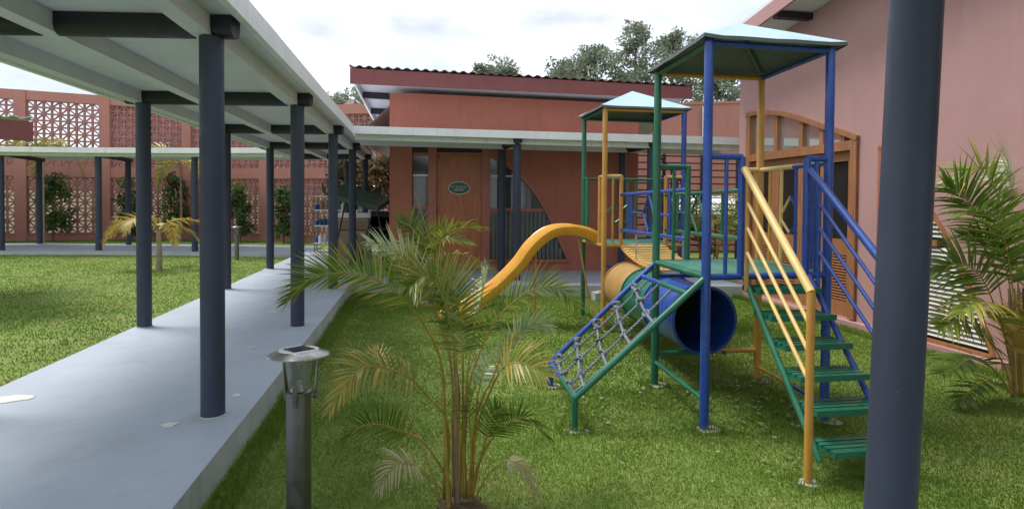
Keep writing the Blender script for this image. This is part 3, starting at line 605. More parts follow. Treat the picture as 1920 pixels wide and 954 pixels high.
# stairs
SX0, SX1 = 2.425, 2.965; YB = 3.19
def sy(k): return 4.0 - .16 * k
for k in range(6):
    y = sy(k); z = 1.07 - .165 * k
    if k == 5: z = .22; y = 3.20
    w = .20; mb = MB()
    for j in range(4): mb.box((SX0 + .02, y - w / 2 + j * .053, z - .012), (SX1 - .02, y - w / 2 + j * .053 + .038, z + .008))
    mb.box((SX0 + .018, y - w / 2 - .012, z - .03), (SX1 - .018, y - w / 2 - .001, z + .009)); mb.box((SX0 + .018, y + w / 2 + .0, z - .03), (SX1 - .018, y + w / 2 + .011, z + .009))
    for xx in (SX0 + .02, (SX0 + SX1) / 2, SX1 - .04): mb.box((xx, y - w / 2, z - .03), (xx + .02, y + w / 2, z - .0125))
    mb.build('stair_tread', 'green', pg, False)
T('stringer', 'green', (SX0, 4.06, 1.15), (SX0, YB, .13), .021); T('stringer', 'blue', (SX1, 4.06, 1.15), (SX1, YB, .13), .021)
for x, mt, ft in ((2.345, 'cream', 'yellow'), (SX1 + .02, 'blue', 'blue')):
    po = T('handrail_post', ft, (x, YB, -.03), (x, YB, 1.17), .025, 12)
    mb = MB(); blob(mb, x, YB, -.01, .08, .07, int(x * 77), 16, .022); mb.build('footing', 'footing', po)
    xt = ga[0] + .005 if mt == 'cream' else gd[0] - .005
    T('handrail', mt, (xt, 4.05, 1.955), (x, YB, 1.165), .027, 12)
    xb = x + .065 if mt == 'cream' else gd[0] + .04; yb = 4.0; T('baluster', 'yellow' if mt == 'cream' else 'blue', (xb, yb, 1.05), (xb, yb, 1.90), .015)
    for z0, z1 in ((1.70, .96), (1.52, .79), (1.34, .62)): T('stair_rail', mt, (xb, yb, z0), (x, YB, z1), .0135)
# rope climbing ramp
N0, N1 = (1.22, 5.25), (1.16, 4.19); NZ = .225
T('ramp_leg', 'blue', V3(N0, -.03), V3(N0, NZ), .025); T('ramp_leg', 'green', V3(N1, -.03), V3(N1, NZ + .02), .025)
for q, sd_ in ((N0, 3), (N1, 4)): mb = MB(); blob(mb, q[0] + .02, q[1], -.008, .10, .08, sd_, 16, .016); mb.build('footing', 'footing', pg)
T0, T1 = (B[0] - .01, B[1], Z1 - .02), (A[0] - .01, A[1], Z1 - .02)
T('ramp_rail', 'blue', T0, V3(N0, NZ), .025); T('ramp_rail', 'green', T1, V3(N1, NZ + .02), .025)
def RM(u, v):   # u across (0 blue side .. 1 green side), v down the slope
    a = Vector(T0).lerp(Vector(T1), u); b = Vector(V3(N0, NZ)).lerp(Vector(V3(N1, NZ + .02)), u); return a.lerp(b, v)
def halfbar(v, u0, u1, mt): T('ramp_bar', mt, RM(u0, v), RM(u1, v), .022)
halfbar(1.0, 0, .5, 'blue'); halfbar(1.0, .5, 1, 'green'); halfbar(.13, 0, .45, 'blue'); halfbar(.13, .45, 1, 'green')
def rope(p, q, sag=.02, r=.0070, name='rope'):
    p = Vector(p); q = Vector(q); Ln = (q - p).length; n = max(6, int(Ln / .011)); mb = MB(); d = (q - p).normalized(); a = d.orthogonal().normalized(); b = d.cross(a)
    for s_ in range(2):
        pts = []
        for i in range(n + 1):
            t = i / n; ph = 2 * math.pi * t * Ln / .055 + math.pi * s_; pts.append(p.lerp(q, t) + Vector((0, 0, -sag * 4 * t * (1 - t))) + (a * math.cos(ph) + b * math.sin(ph)) * r * .75)
        mb.tube(pts, r, 6)
    return mb.build(name, 'rope', pg)
def knot(c, sz=.034, seed=0):
    rr = random.Random(seed); mb = MB(); c = Vector(c)
    for k in range(3):
        ax = Vector((rr.uniform(-1, 1), rr.uniform(-1, 1), rr.uniform(-1, 1))).normalized(); a = ax.orthogonal().normalized(); b = ax.cross(a); o = Vector((rr.uniform(-.5, .5), rr.uniform(-.5, .5), rr.uniform(-.3, .3))) * sz * .6
        pts = [c + o + (a * math.cos(t) * sz * rr.uniform(.85, 1.1) + b * math.sin(t) * sz * .75) for t in [2 * math.pi * i / 12 for i in range(13)]]; mb.tube(pts, .008, 6)
    mb.build('knot', 'rope', pg)
us = (.2, .45, .72); vs_ = (.22, .40, .58, .76, .93)
for u_ in us + (.93,): rope(RM(u_, .13 if u_ < .9 else .35), RM(u_ + random.uniform(-.03, .03), .985), .015)
for i, v in enumerate(vs_):
    pts = [(0, v)] + [(u_, v + .03 + .05 * k) for k, u_ in enumerate(us)] + [(1, v + .16)]
    for (a, b), (c_, d_) in zip(pts[:-1], pts[1:]): rope(RM(a, min(b, .985)), RM(c_, min(d_, .985)), .006, .0078, 'cross_rope')
    for k, (a, b) in enumerate(pts[:-1]): knot(RM(max(a, .07), min(b, .97)), .032, i * 5 + k)
# tunnel
TX, TZ, TR = 2.605, .625, .305
ys = [5.0, 5.75, 6.45, 7.15]
for i, mt in enumerate(('blue', 'green', 'tan')):
    x0 = TX + .02 * i; n = 40; mb = MB()
    ring = lambda y, r: [(x0 + r * math.cos(2 * math.pi * j / n), y, TZ + r * math.sin(2 * math.pi * j / n)) for j in range(n)]
    y0, y1 = ys[i], ys[i + 1] - .004; prof = [(y0, TR - .012), (y0, TR + .014), (y0 + .02, TR + .014), (y0 + .022, TR), ((y0 + y1) / 2, TR), (y1 - .022, TR), (y1 - .02, TR + .014), (y1, TR + .014), (y1, TR - .012), ((y0 + y1) / 2, TR - .012), (y0, TR - .012)]
    vs2 = []; [vs2.extend(ring(y, r)) for y, r in prof]
    mb.add(vs2, [(a * n + j, a * n + (j + 1) % n, (a + 1) * n + (j + 1) % n, (a + 1) * n + j) for a in range(len(prof) - 1) for j in range(n)])
    mb.build('tunnel_section', mt, pg)
mb = MB(); mb.tube([(TX + .04, 7.135, TZ), (TX + .04, 7.149, TZ)], TR - .013, 36); mb.build('tunnel_shade_plate', 'yellow', pg)  # plate added to close the far end and keep the inside dark
T('tunnel_rail', 'blue', (2.60, 5.1, .293), (2.62, 7.3, .293), .018); T('tunnel_rail', 'green', (2.86, 5.1, .293), (2.88, 7.3, .293), .018); T('tie_rail', 'yellow', V3(E_, .27), V3(G_, .27), .02); T('tie_rail', 'blue', V3(E_, .86), V3(G_, .86), .02)
T('tie_rail', 'blue', V3(B, 1.02), V3(C, 1.02), .018)
# bridge
bl0, bl1, br0, br1 = (2.66, 7.42), gb, (3.28, 7.42), gc
NB = 22; slat = None
for i in range(NB):
    t = (i + .5) / NB; a = L(bl0, bl1, t); b = L(br0, br1, t); z = 1.13 - .02 * t - .15 * 4 * t * (1 - t) * (1 - .25 * t)
    if slat is None:
        slat = MB().box((-.5, -.024, -.012), (.5, .024, .012)).mesh('slat', 'cream', smooth=False)
    o = bpy.data.objects.new('slat', slat); COL.objects.link(o); o.parent = pg; c = ((a[0] + b[0]) / 2, (a[1] + b[1]) / 2); o.location = (c[0] - 2.7, c[1] - 5.8, z)
    o.scale = (math.dist(a, b) * 1.0, 1, 1); o.rotation_euler = (math.atan(.3 * (2 * t - 1)) * -1, 0, random.uniform(-.01, .01))
for (a, b) in ((bl0, bl1), (br0, br1)):
    pts = [];
    for i in range(17): t = i / 16; q = L(a, b, t); pts.append((q[0], q[1], 1.112 - .02 * t - .15 * 4 * t * (1 - t) * (1 - .25 * t)))
    tube('bridge_cable', 'yellow', pg, pts, .014, 8)
def siderail(a, b, mt):
    T('bridge_rail', mt, V3(a, 1.80), V3(b, 1.82), .022); T('bridge_rail', mt, V3(a, 1.335), V3(b, 1.36), .022)
    for t in (.17, .21): q = L(a, b, t); T('baluster', mt, V3(q, 1.34), V3(q, 1.80), .015)
    for t in (.80,): q = L(a, b, t); T('baluster', mt, V3(q, 1.35), V3(q, 1.81), .015)
    p = [L(a, b, t) for t in (.21, .42, .50, .58, .66, .80)]
    for s0, s1 in (((p[0], 1.58), (p[1], 1.575)), ((p[1], 1.575), (p[2], 1.36)), ((p[2], 1.36), (p[3], 1.57)), ((p[1], 1.58), (p[2], 1.79)), ((p[2], 1.80), (p[3], 1.58)), ((p[3], 1.575), (p[5], 1.575))): T('brace', mt, V3(*s0), V3(*s1), .0125, 8)
siderail(bl0, bl1, 'blue'); siderail(br0, br1, 'green')
for t, s_ in ((.3, 0), (.62, 0), (.3, 1), (.62, 1)):
    q = L(bl0, bl1, t) if not s_ else L(br0, br1, t); mb = MB(); z0 = 1.345; z1 = 1.01
    for k in range(9):
        c = Vector((q[0], q[1], z0 - (k + .5) * (z0 - z1) / 9)); a = Vector((0, 1, 0)) if k % 2 else Vector((1, 0, 0)); mb.tube([c + (a * math.cos(w) * .011 + Vector((0, 0, 1)) * math.sin(w) * .024) for w in [2 * math.pi * j / 10 for j in range(11)]], .0038, 5)
    mb.build('chain', 'steel', pg)
# guards of the small tower
for q, corner in ((bl0, E_), (br0, G_)):
    T('guard_post', 'yellow', V3(q, Z2 - .02), V3(q, 2.055), .027, 12); T('guard_rail', 'cream', V3(q, 2.045), V3(corner, 2.045), .022); m = L(q, corner, .5); T('baluster', 'yellow', V3(m, Z2), V3(m, 2.04), .015)
e2, f2 = L(E_, F_, .2), L(E_, F_, .80)
for q, corner, mt in ((e2, E_, 'yellow'), (f2, F_, 'green')):
    T('guard_post', mt, V3(q, Z2 - .02), V3(q, 2.05), .025, 12); T('guard_rail', mt, V3(q, 2.04), V3(corner, 2.04), .02); m = L(q, corner, .5); T('baluster', mt, V3(m, Z2), V3(m, 2.03), .013)
T('guard_rail', 'green', V3(F_, 2.04), V3(H_, 2.04), .02)
for t in (.30, .42, .62, .74): q = L(F_, H_, t); T('baluster', 'green', V3(q, Z2), V3(q, 2.03), .015)
for s0, s1 in (((.30, 1.50), (.42, 1.66)), ((.42, 1.66), (.52, 1.58)), ((.42, 1.38), (.52, 1.46)), ((.52, 1.58), (.62, 1.66)), ((.62, 1.66), (.74, 1.5)), ((.52, 1.46), (.62, 1.38))): T('brace', 'green', V3(L(F_, H_, s0[0]), s0[1]), V3(L(F_, H_, s1[0]), s1[1]), .011, 8)
T('guard_rail', 'blue', V3(G_, 2.04), V3(H_, 2.04), .02)
for t in (.25, .5, .75): q = L(G_, H_, t); T('baluster', 'blue', V3(q, Z2), V3(q, 2.03), .015)
# slide
SP = [(2.47, 1.13), (2.40, 1.19), (2.25, 1.255), (2.05, 1.28), (1.82, 1.235), (1.6, 1.06), (1.41, .81), (1.15, .55), (.86, .33), (.66, .20), (.48, .115), (.30, .075)]
def cat(pts, n):
    pts = [Vector(p) for p in pts]; P_ = [pts[0] * 2 - pts[1]] + pts + [pts[-1] * 2 - pts[-2]]; o = []
    for k in range(n):
        t = k / (n - 1) * (len(pts) - 1); i = min(int(t), len(pts) - 2); u = t - i; a, b, c, d = P_[i:i + 4]
        o.append(.5 * ((2 * b) + (c - a) * u + (2 * a - 5 * b + 4 * c - d) * u * u + (3 * b - 3 * c + d - a) * u ** 3))
    return o
sp = cat([(x, 0, z) for x, z in SP], 60); YC = 7.95; mb = MB()
prof = [(-.235, .085), (-.215, .115), (-.19, .10), (-.165, .04), (-.12, .0), (0, -.006), (.12, .0), (.165, .04), (.19, .10), (.215, .115), (.235, .085), (.225, .04), (.17, -.03), (0, -.045), (-.17, -.03), (-.225, .04)]
vs2 = []
for i, p in enumerate(sp):
    d = (sp[min(i + 1, 59)] - sp[max(i - 1, 0)]).normalized(); nrm = Vector((0, 1, 0)).cross(d); nrm = nrm if nrm.z > 0 else -nrm
    k = 1.0 + (.0 if i > 4 else 0.0)
    vs2 += [p + Vector((0, YC + a * k, 0)) + nrm * b for a, b in prof]
n = len(prof); mb.add(vs2, [(i * n + j, i * n + (j + 1) % n, (i + 1) * n + (j + 1) % n, (i + 1) * n + j) for i in range(59) for j in range(n)] + [tuple(range(n)), tuple(range(59 * n, 60 * n))])
sld = mb.build('slide', 'slide', pg)
tube('slide_strut', 'yellow', sld, [(2.20, 7.85, 1.20), (2.36, 7.80, .30), (2.42, 7.45, .12)], .013, 8); tube('slide_strut', 'yellow', sld, [(1.62, YC, 1.0), (1.62, YC, 0)], .018, 8); tube('slide_strut', 'yellow', sld, [(.65, YC, .16), (.65, YC, 0)], .018, 8)

# concrete footing block on the lawn
cb = MB().box((3.02, 9.66, -.02), (3.30, 9.90, .14)).box((3.10, 9.72, .14), (3.22, 9.84, .16)).build('concrete_block', 'footing', None, False); tag(cb, 'small grey concrete block on the lawn near the porch edge', 'block')

# ------------------------------------------------------------------ solar lamps
def solar_lamp(x, y, label, tilt=0):
    t = thing('solar_lamp', label, 'lamp', (x, y, 0), group='solar garden lamps'); z = .74
    MB().lathe([(.060, -.03), (.060, z - .012), (.062, z - .01), (.062, z), (.05, z + .004), (.0, z + .004)], (x, y, 0), 28).build('post', 'darksteel', t)
    MB().lathe([(.044, z + .005), (.03, z + .03), (.018, z + .05), (0, z + .052)], (x, y, 0), 20).build('reflector', 'steel', t)
    MB().lathe([(.047, z + .006), (.075, .915), (.073, .915), (.045, z + .006)], (x, y, 0), 28).build('glass_shade', 'clear', t)
    for k in range(3):
        a = R(-92 + 120 * k); c, s_ = math.cos(a), math.sin(a)
        ar = MB().beam((x + c * .098, y + s_ * .098, .915), (x + c * .079, y + s_ * .079, .685), .022, .006, (c, s_, 0)).build('bracket', 'darksteel', t)
        for zz in (.70, .725): tube('bolt', 'darksteel', ar, [(x + c * .062, y + s_ * .062, zz), (x + c * .094, y + s_ * .094, zz)], .006, 8)
    hd = MB().lathe([(0, .912), (.10, .914), (.150, .918), (.151, .924), (.14, .932), (.10, .945), (.096, .948)], (0, 0, -.92), 36)
    h = hd.mesh('head', 'steel'); h = bpy.data.objects.new('head', h); COL.objects.link(h); h.parent = t; h.location = (0, 0, .92); h.rotation_euler = (R(-2.6), 0, 0)
    def sub(name, mb, mt): o = bpy.data.objects.new(name, mb.mesh(name, mt, smooth=False)); COL.objects.link(o); o.parent = h; return o
    sub('panel_surround', MB().lathe([(.096, .026), (.096, .030), (0, .0305)], (0, 0, 0), 36), 'white')
    sub('solar_panel', MB().box((-.056, -.056, .0306), (.056, .056, .034)), 'cell').rotation_euler = (0, 0, R(38))
    mb = MB()
    for k in (-1, 0, 1): mb.box((-.054, k * .028 - .0008, .0341), (.054, k * .028 + .0008, .0345))
    sub('panel_lines', mb, 'gridline').rotation_euler = (0, 0, R(38)); return t
solar_lamp(-.585, 3.07, 'stainless solar lamp post standing in the foreground lawn beside the path')
solar_lamp(-5.03, 17.6, 'distant solar lamp post beside the far cross path')

# ------------------------------------------------------------------ palms
def frond(parent, pts, mat='palmleaf', t0=.4, n=36, ll=.3, lw=.0145, roll=0, droop=.9, a0=72, a1=28, lift=.35, rr=.0085, seed=0, tone=(0, .8), name='frond', tipyellow=.0, jit=7):
    rn = random.Random(seed); path = cat(pts, 44); mb = MB(); K = len(path)
    mb.tube(path, [rr * (1 - .75 * i / (K - 1)) for i in range(K)], 6, 1)
    tn = [rn.uniform(*tone)] * len(mb.v); up = Vector((0, 0, 1))
    lens = [0]; [lens.append(lens[-1] + (path[i + 1] - path[i]).length) for i in range(K - 1)]
    def samp(t):
        g = t * (K - 1); i = min(int(g), K - 2); return path[i].lerp(path[i + 1], g - i), (path[min(i + 2, K - 1)] - path[max(i - 1, 0)]).normalized()
    for k in range(n):
        t = t0 + (1 - t0) * (k + .5) / n; u = (t - t0) / (1 - t0); p, Tn = samp(t)
        sd = Tn.cross(up); sd = sd.normalized() if sd.length > .05 else Tn.orthogonal().normalized(); nm = sd.cross(Tn)
        r_ = R(roll); s2 = sd * math.cos(r_) + nm * math.sin(r_); n2 = nm * math.cos(r_) - sd * math.sin(r_)
        prof = math.sin(math.pi * min(1, .22 + .78 * u * .93)) ** .7
        for sg_ in (-1, 1):
            if rn.random() < .04: continue
            ang = R(a0 + (a1 - a0) * u + rn.uniform(-jit, jit)); d = (Tn * math.cos(ang) + s2 * (sg_ * math.sin(ang)) + n2 * (lift * rn.uniform(.5, 1.4))).normalized()
            Ln = ll * prof * rn.uniform(.85, 1.12); wv = (Tn - d * Tn.dot(d)).normalized(); wv = (wv + n2 * rn.uniform(-.35, .35)).normalized(); q = p.copy(); vs3 = []; dd = d.copy(); SG = 5
            for j in range(SG + 1):
                w = lw * (.45, 1, .95, .72, .42, .06)[j] * .5 * (1 - .35 * u); vs3 += [q + wv * w, q - wv * w]
                dd = (dd + Vector((0, 0, -1)) * droop * .13 * rn.uniform(.6, 1.3)).normalized(); q = q + dd * (Ln / SG)
            mb.add(vs3, [(2 * j, 2 * j + 1, 2 * j + 3, 2 * j + 2) for j in range(SG)]); tv = rn.uniform(*tone) + tipyellow * u; tn += [min(1, tv + .06 * (j // 2)) for j in range(2 * SG + 2)]
    off = ORG.get(parent.name, (0, 0, 0)); me = bpy.data.meshes.new(name); me.from_pydata([tuple(Vector(v) - Vector(off)) for v in mb.v], [], mb.f); me.update()
    at = me.attributes.new('tone', 'FLOAT', 'POINT'); at.data.foreach_set('value', tn); me.materials.append(M[mat]); me.materials.append(M['rachis']); me.polygons.foreach_set('material_index', mb.m); me.polygons.foreach_set('use_smooth', [True] * len(me.polygons))
    o = bpy.data.objects.new(name, me); COL.objects.link(o); o.parent = parent; return o
def pxfrond(parent, px, Y0, dY, **kw):
    n = len(px); return frond(parent, [P(x, y, Y0 + dY * (i / (n - 1)) ** 1.3) for i, (x, y) in enumerate(px)], **kw)
ap = thing('areca_palm', 'young areca palm with arching yellow-green fronds in the foreground lawn', 'palm', (.25, 3.26, 0))
Y = 3.27
FR_ = [ # pixel path, depth drift, options
 ([(832, 935), (834, 800), (826, 676), (782, 590), (740, 545), (688, 518), (635, 512), (582, 523), (536, 568)], -.28, dict(t0=.40, n=88, ll=.225, roll=-62, seed=1, tone=(.25, .8), lift=.25)),
 ([(838, 935), (840, 799), (805, 746), (770, 711), (723, 690), (682, 690), (652, 715), (618, 770)], -.30, dict(t0=.40, n=70, ll=.23, roll=40, seed=2, tone=(.4, .95), droop=1.2, tipyellow=.2)),
 ([(842, 935), (840, 899), (793, 828), (746, 806), (705, 795), (664, 808), (630, 868)], -.35, dict(t0=.42, n=46, ll=.19, roll=-65, seed=3, tone=(.05, .5), lift=.2)),
 ([(836, 936), (834, 922), (793, 887), (770, 870), (740, 872), (709, 920)], -.25, dict(mat='deadleaf', t0=.5, n=26, ll=.15, seed=4, droop=1.6, rr=.005, roll=30)),
 ([(850, 930), (848, 800), (846, 688), (817, 588), (782, 511), (740, 470), (686, 452)], .30, dict(mat='paleleaf', t0=.52, n=44, ll=.21, lw=.016, roll=-75, seed=6, lift=.2)),
 ([(856, 930), (852, 780), (840, 650), (810, 570), (770, 525), (725, 510)], .12, dict(t0=.45, n=70, ll=.27, roll=-55, seed=5, tone=(.2, .75))),
 ([(862, 930), (860, 780), (852, 650), (832, 560), (800, 520), (772, 535)], -.25, dict(t0=.42, n=70, ll=.27, roll=55, seed=7, tone=(.3, .85))),
 ([(866, 930), (868, 760), (866, 640), (852, 550), (820, 490)], .1, dict(t0=.45, n=60, ll=.25, roll=70, seed=8, tone=(.2, .8))),
 ([(872, 930), (870, 800), (880, 720), (893, 676), (922, 611), (958, 570), (999, 543), (1046, 540), (1085, 578)], .2, dict(t0=.42, n=80, ll=.225, roll=62, seed=9, tone=(.15, .75), lift=.25)),
 ([(880, 930), (890, 800), (905, 745), (922, 711), (946, 658), (975, 623), (1005, 607), (1030, 618)], .05, dict(mat='paleleaf', t0=.52, n=44, ll=.16, lw=.014, roll=65, seed=10, lift=.2)),
 ([(884, 930), (892, 815), (916, 740), (940, 693), (964, 680), (999, 688), (1026, 705)], -.25, dict(t0=.46, n=48, ll=.20, roll=-55, seed=11, tone=(.55, 1.0), droop=1.0)),
 ([(886, 932), (893, 881), (922, 823), (952, 793), (987, 784), (1026, 820)], -.25, dict(t0=.42, n=42, ll=.17, roll=60, seed=12, tone=(.1, .6), lift=.2)),
 ([(890, 936), (917, 887), (952, 864), (981, 878), (1004, 930)], -.15, dict(mat='deadleaf', t0=.5, n=26, ll=.16, seed=13, droop=1.8, rr=.005)),
 ([(886, 930), (898, 870), (912, 820), (922, 780), (940, 765)], -.2, dict(t0=.5, n=26, ll=.15, roll=60, seed=14, tone=(.1, .6))),
 ([(868, 930), (872, 760), (884, 640), (902, 560), (915, 505)], .35, dict(mat='paleleaf', t0=.6, n=30, ll=.19, lw=.016, roll=70, seed=15)),
 ([(882, 930), (888, 830), (896, 740), (912, 690), (950, 672)], .2, dict(mat='paleleaf', t0=.58, n=28, ll=.15, roll=-50, seed=18)),
 ([(826, 938), (800, 860), (770, 790), (730, 700), (700, 655)], .3, dict(t0=.75, n=16, ll=.12, roll=0, seed=19, tone=(.6, 1), mat='dryleaf', rr=.006)),
 ([(878, 930), (884, 850), (880, 770), (892, 720)], -.1, dict(t0=.6, n=24, ll=.14, roll=-60, seed=21, tone=(.1, .5))),
]
for px, dY, kw in FR_:
    pxfrond(ap, px, Y, dY, **dict(dict(lw=.0125, droop=.5, jit=4), **dict(kw, n=int(kw['n'] * (.8 if kw['seed'] in (5, 7, 8, 1) else .66)), ll=kw['ll'] * (1.0 if kw['seed'] != 2 else .8), roll=kw.get('roll', 0) * .8)))
tube('stem', 'palmtrunk', ap, [P(858, 950, Y), P(856, 830, Y), P(858, 740, Y - .01), P(852, 660, Y)], [.020, .017, .016, .010], 12); tube('stem', 'palmtrunk', ap, [P(872, 950, Y + .05), P(868, 850, Y + .05), P(874, 760, Y + .05)], [.02, .016, .01], 10)
tube('stem', 'rachis', ap, [P(842, 950, Y - .05), P(836, 850, Y - .05), P(830, 700, Y)], [.014, .012, .008], 10)
mb = MB(); blob(mb, .25, 3.25, -.02, .15, .12, 91, 20, .03); mb.build('soil_mound', 'soil', ap)

rp2 = thing('hall_palm', 'bushy areca palm growing against the pink hall at the right edge', 'palm', (5.1, 4.4, 0)); Y = 4.42
RF = [([(1905, 745), (1885, 600), (1850, 440), (1812, 375), (1775, 350)], .2, dict(t0=.45, n=34, ll=.42, roll=-40, seed=31, tone=(.05, .5), lift=.5)),
 ([(1910, 745), (1900, 560), (1880, 400), (1840, 320), (1785, 350)], .3, dict(t0=.4, n=36, ll=.45, roll=30, seed=32, tone=(.3, .8))),
 ([(1915, 745), (1910, 560), (1900, 420), (1895, 340), (1890, 300)], .35, dict(t0=.45, n=34, ll=.5, lw=.026, roll=80, seed=33, mat='paleleaf')),
 ([(1905, 745), (1880, 620), (1840, 520), (1795, 495), (1765, 510)], -.1, dict(t0=.4, n=34, ll=.40, roll=-60, seed=34, tone=(.0, .4), lift=.5)),
 ([(1900, 745), (1880, 680), (1840, 620), (1800, 600), (1762, 615)], -.1, dict(t0=.35, n=32, ll=.34, roll=40, seed=35, tone=(.2, .8))),
 ([(1905, 745), (1890, 650), (1870, 585), (1835, 565), (1795, 590)], -.25, dict(t0=.4, n=30, ll=.34, roll=10, seed=36, tone=(.4, .9), droop=1.5)),
 ([(1902, 748), (1870, 700), (1830, 670), (1790, 690), (1765, 700)], -.2, dict(t0=.35, n=26, ll=.3, roll=0, seed=37, tone=(0, .4))),
 ([(1912, 745), (1915, 600), (1930, 480), (1960, 400), (2000, 390)], .1, dict(t0=.4, n=34, ll=.42, roll=30, seed=38, tone=(.1, .6))),
 ([(1912, 745), (1905, 620), (1890, 480), (1860, 400), (1815, 400)], -.35, dict(t0=.4, n=36, ll=.42, roll=-20, seed=39, tone=(.1, .6))),
 ([(1915, 745), (1920, 640), (1935, 570), (1965, 540), (2000, 570)], -.2, dict(t0=.35, n=30, ll=.38, roll=0, seed=40, tone=(.2, .7))),
 ([(1906, 745), (1895, 690), (1900, 640), (1915, 600), (1900, 560)], -.3, dict(t0=.4, n=26, ll=.3, roll=50, seed=41, mat='dryleaf')),
 ([(1908, 747), (1880, 725), (1850, 715), (1815, 735), (1800, 760)], -.3, dict(t0=.3, n=22, ll=.24, roll=0, seed=42, tone=(0, .3))),
 ([(1910, 745), (1900, 600), (1885, 500), (1850, 450), (1800, 440)], .25, dict(t0=.4, n=34, ll=.38, roll=-30, seed=43, tone=(0, .4)))]
for px, dY, kw in RF: pxfrond(rp2, px, Y, dY, **dict(dict(lw=.030), **kw))
for k in range(4): tube('stem', 'palmtrunk', rp2, [P(1900 + 7 * k, 752, Y + .04 * k), P(1896 + 8 * k, 640, Y + .03 * k), P(1892 + 9 * k, 540, Y)], [.02, .016, .01], 8)

dp = thing('porch_palm', 'leafy palm with upright fronds growing in front of the library door', 'palm', (.2, 9.7, 0)); Y = 9.7
DF = [([(805, 560), (800, 500), (788, 455), (770, 425), (748, 415)], .1, dict(t0=.35, n=34, ll=.42, lw=.035, roll=-70, seed=51, tone=(.1, .5), lift=.3)),
 ([(810, 560), (815, 490), (830, 445), (865, 428), (910, 430)], -.1, dict(t0=.35, n=36, ll=.36, lw=.03, roll=20, seed=52, tone=(.3, .9))),
 ([(808, 560), (812, 500), (822, 455), (848, 448), (885, 460)], -.3, dict(t0=.35, n=34, ll=.34, lw=.03, roll=-20, seed=53, tone=(.3, .8))),
 ([(806, 560), (800, 500), (785, 470), (750, 465), (715, 480)], -.2, dict(t0=.35, n=32, ll=.36, lw=.03, roll=20, seed=54, tone=(.1, .7))),
 ([(810, 560), (818, 500), (840, 480), (880, 482), (910, 515)], .2, dict(t0=.3, n=34, ll=.36, lw=.03, roll=0, seed=55, mat='dryleaf')),
 ([(806, 560), (805, 500), (800, 460), (820, 440), (845, 420)], .1, dict(t0=.4, n=30, ll=.35, lw=.03, roll=60, seed=56, tone=(.2, .7))),
 ([(804, 560), (790, 520), (760, 500), (720, 500), (690, 520)], .1, dict(t0=.3, n=30, ll=.36, lw=.03, roll=0, seed=57, tone=(.1, .6))),
 ([(812, 560), (830, 525), (860, 505), (900, 500), (930, 515)], -.1, dict(t0=.3, n=30, ll=.34, lw=.03, roll=20, seed=58, mat='paleleaf'))]
for px, dY, kw in DF: pxfrond(dp, px, Y, dY, rr=.016, **kw)
tube('spear', 'rachis', dp, [P(812, 470, Y), P(800, 430, Y), P(777, 361, Y)], [.014, .012, .004], 6)
for k in range(3): tube('stem', 'palmtrunk', dp, [P(802 + 6 * k, 575, Y), P(803 + 6 * k, 500, Y)], [.035, .02], 8)

def gen_palm(x, y, zc, n, Ln, label, seed, mat='palmleaf', trunk='palestem', group=None, rt=.045, tone=(.2, .9), el=(10, 70), ll=.5, az=None):
    rn = random.Random(seed); t = thing('garden_palm', label, 'palm', (x, y, 0), group=group)
    tube('trunk', trunk, t, [(x, y, -.05), (x + .02, y, zc * .5), (x, y, zc)], [rt * 1.3, rt, rt * .8], 10)
    for k in range(n):
        a = (az[k] if az else 2 * math.pi * k / n + rn.uniform(-.3, .3)); e = R(rn.uniform(*el)); d = Vector((math.cos(a), math.sin(a), 0)); p = Vector((x, y, zc)); pts = [p]; c = p.copy(); e_ = e
        for j in range(5): c = c + (d * math.cos(e_) + Vector((0, 0, math.sin(e_)))) * (Ln / 5); pts.append(c.copy()); e_ -= R(rn.uniform(18, 28))
        frond(t, pts, mat=mat, t0=.2, n=26, ll=ll, lw=.045, roll=rn.uniform(-30, 30), rr=.018, seed=seed * 50 + k, tone=tone, droop=1.3)
    return t
gen_palm(-13.9, 24.6, 3.25, 8, 1.7, 'slender pale-trunked palm rising between shrubs behind the cross canopy', 3, group='slender palms along the lattice wall', tone=(.4, 1.0))
gen_palm(-9.3, 25.2, 3.1, 8, 1.8, 'slender palm beside the wall pier, right of the two-shrub bay', 4, group='slender palms along the lattice wall', trunk='palmtrunk', tone=(.35, .95))
gen_palm(-6.15, 15.3, .95, 6, 1.35, 'small yellowing palm on the left lawn behind the walkway columns', 5, mat='dryleaf', rt=.06, el=(15, 60), ll=.38, az=[3.1, 3.5, .1, -.2, 1.6, 4.5])

# ------------------------------------------------------------------ shrubs, creeper, trees
def leaves(name, mat, parent, centers, per, size, spread, seed, tone=(0, 1)):
    r_ = np.random.default_rng(seed); C_ = np.repeat(np.array(centers), per, axis=0); n = len(C_); off = r_.normal(size=(n, 3)); off /= np.linalg.norm(off, axis=1)[:, None]; off *= (r_.random((n, 1)) ** .45) * np.array(spread)
    c = C_ + off; a = r_.normal(size=(n, 3)); a /= np.linalg.norm(a, axis=1)[:, None]; b = np.cross(a, r_.normal(size=(n, 3))); b /= np.linalg.norm(b, axis=1)[:, None]
    s = size * r_.uniform(.6, 1.3, (n, 1)); q = np.stack([c - a * s, c + b * s * .45 - a * s * .1, c + a * s, c - b * s * .45 - a * s * .1], 1).reshape(-1, 3)
    tn = np.clip(np.repeat(r_.uniform(*tone, len(centers)), per) + r_.normal(0, .14, n), 0, 1); return tri_mesh(name, q, 4, tn, mat, parent)
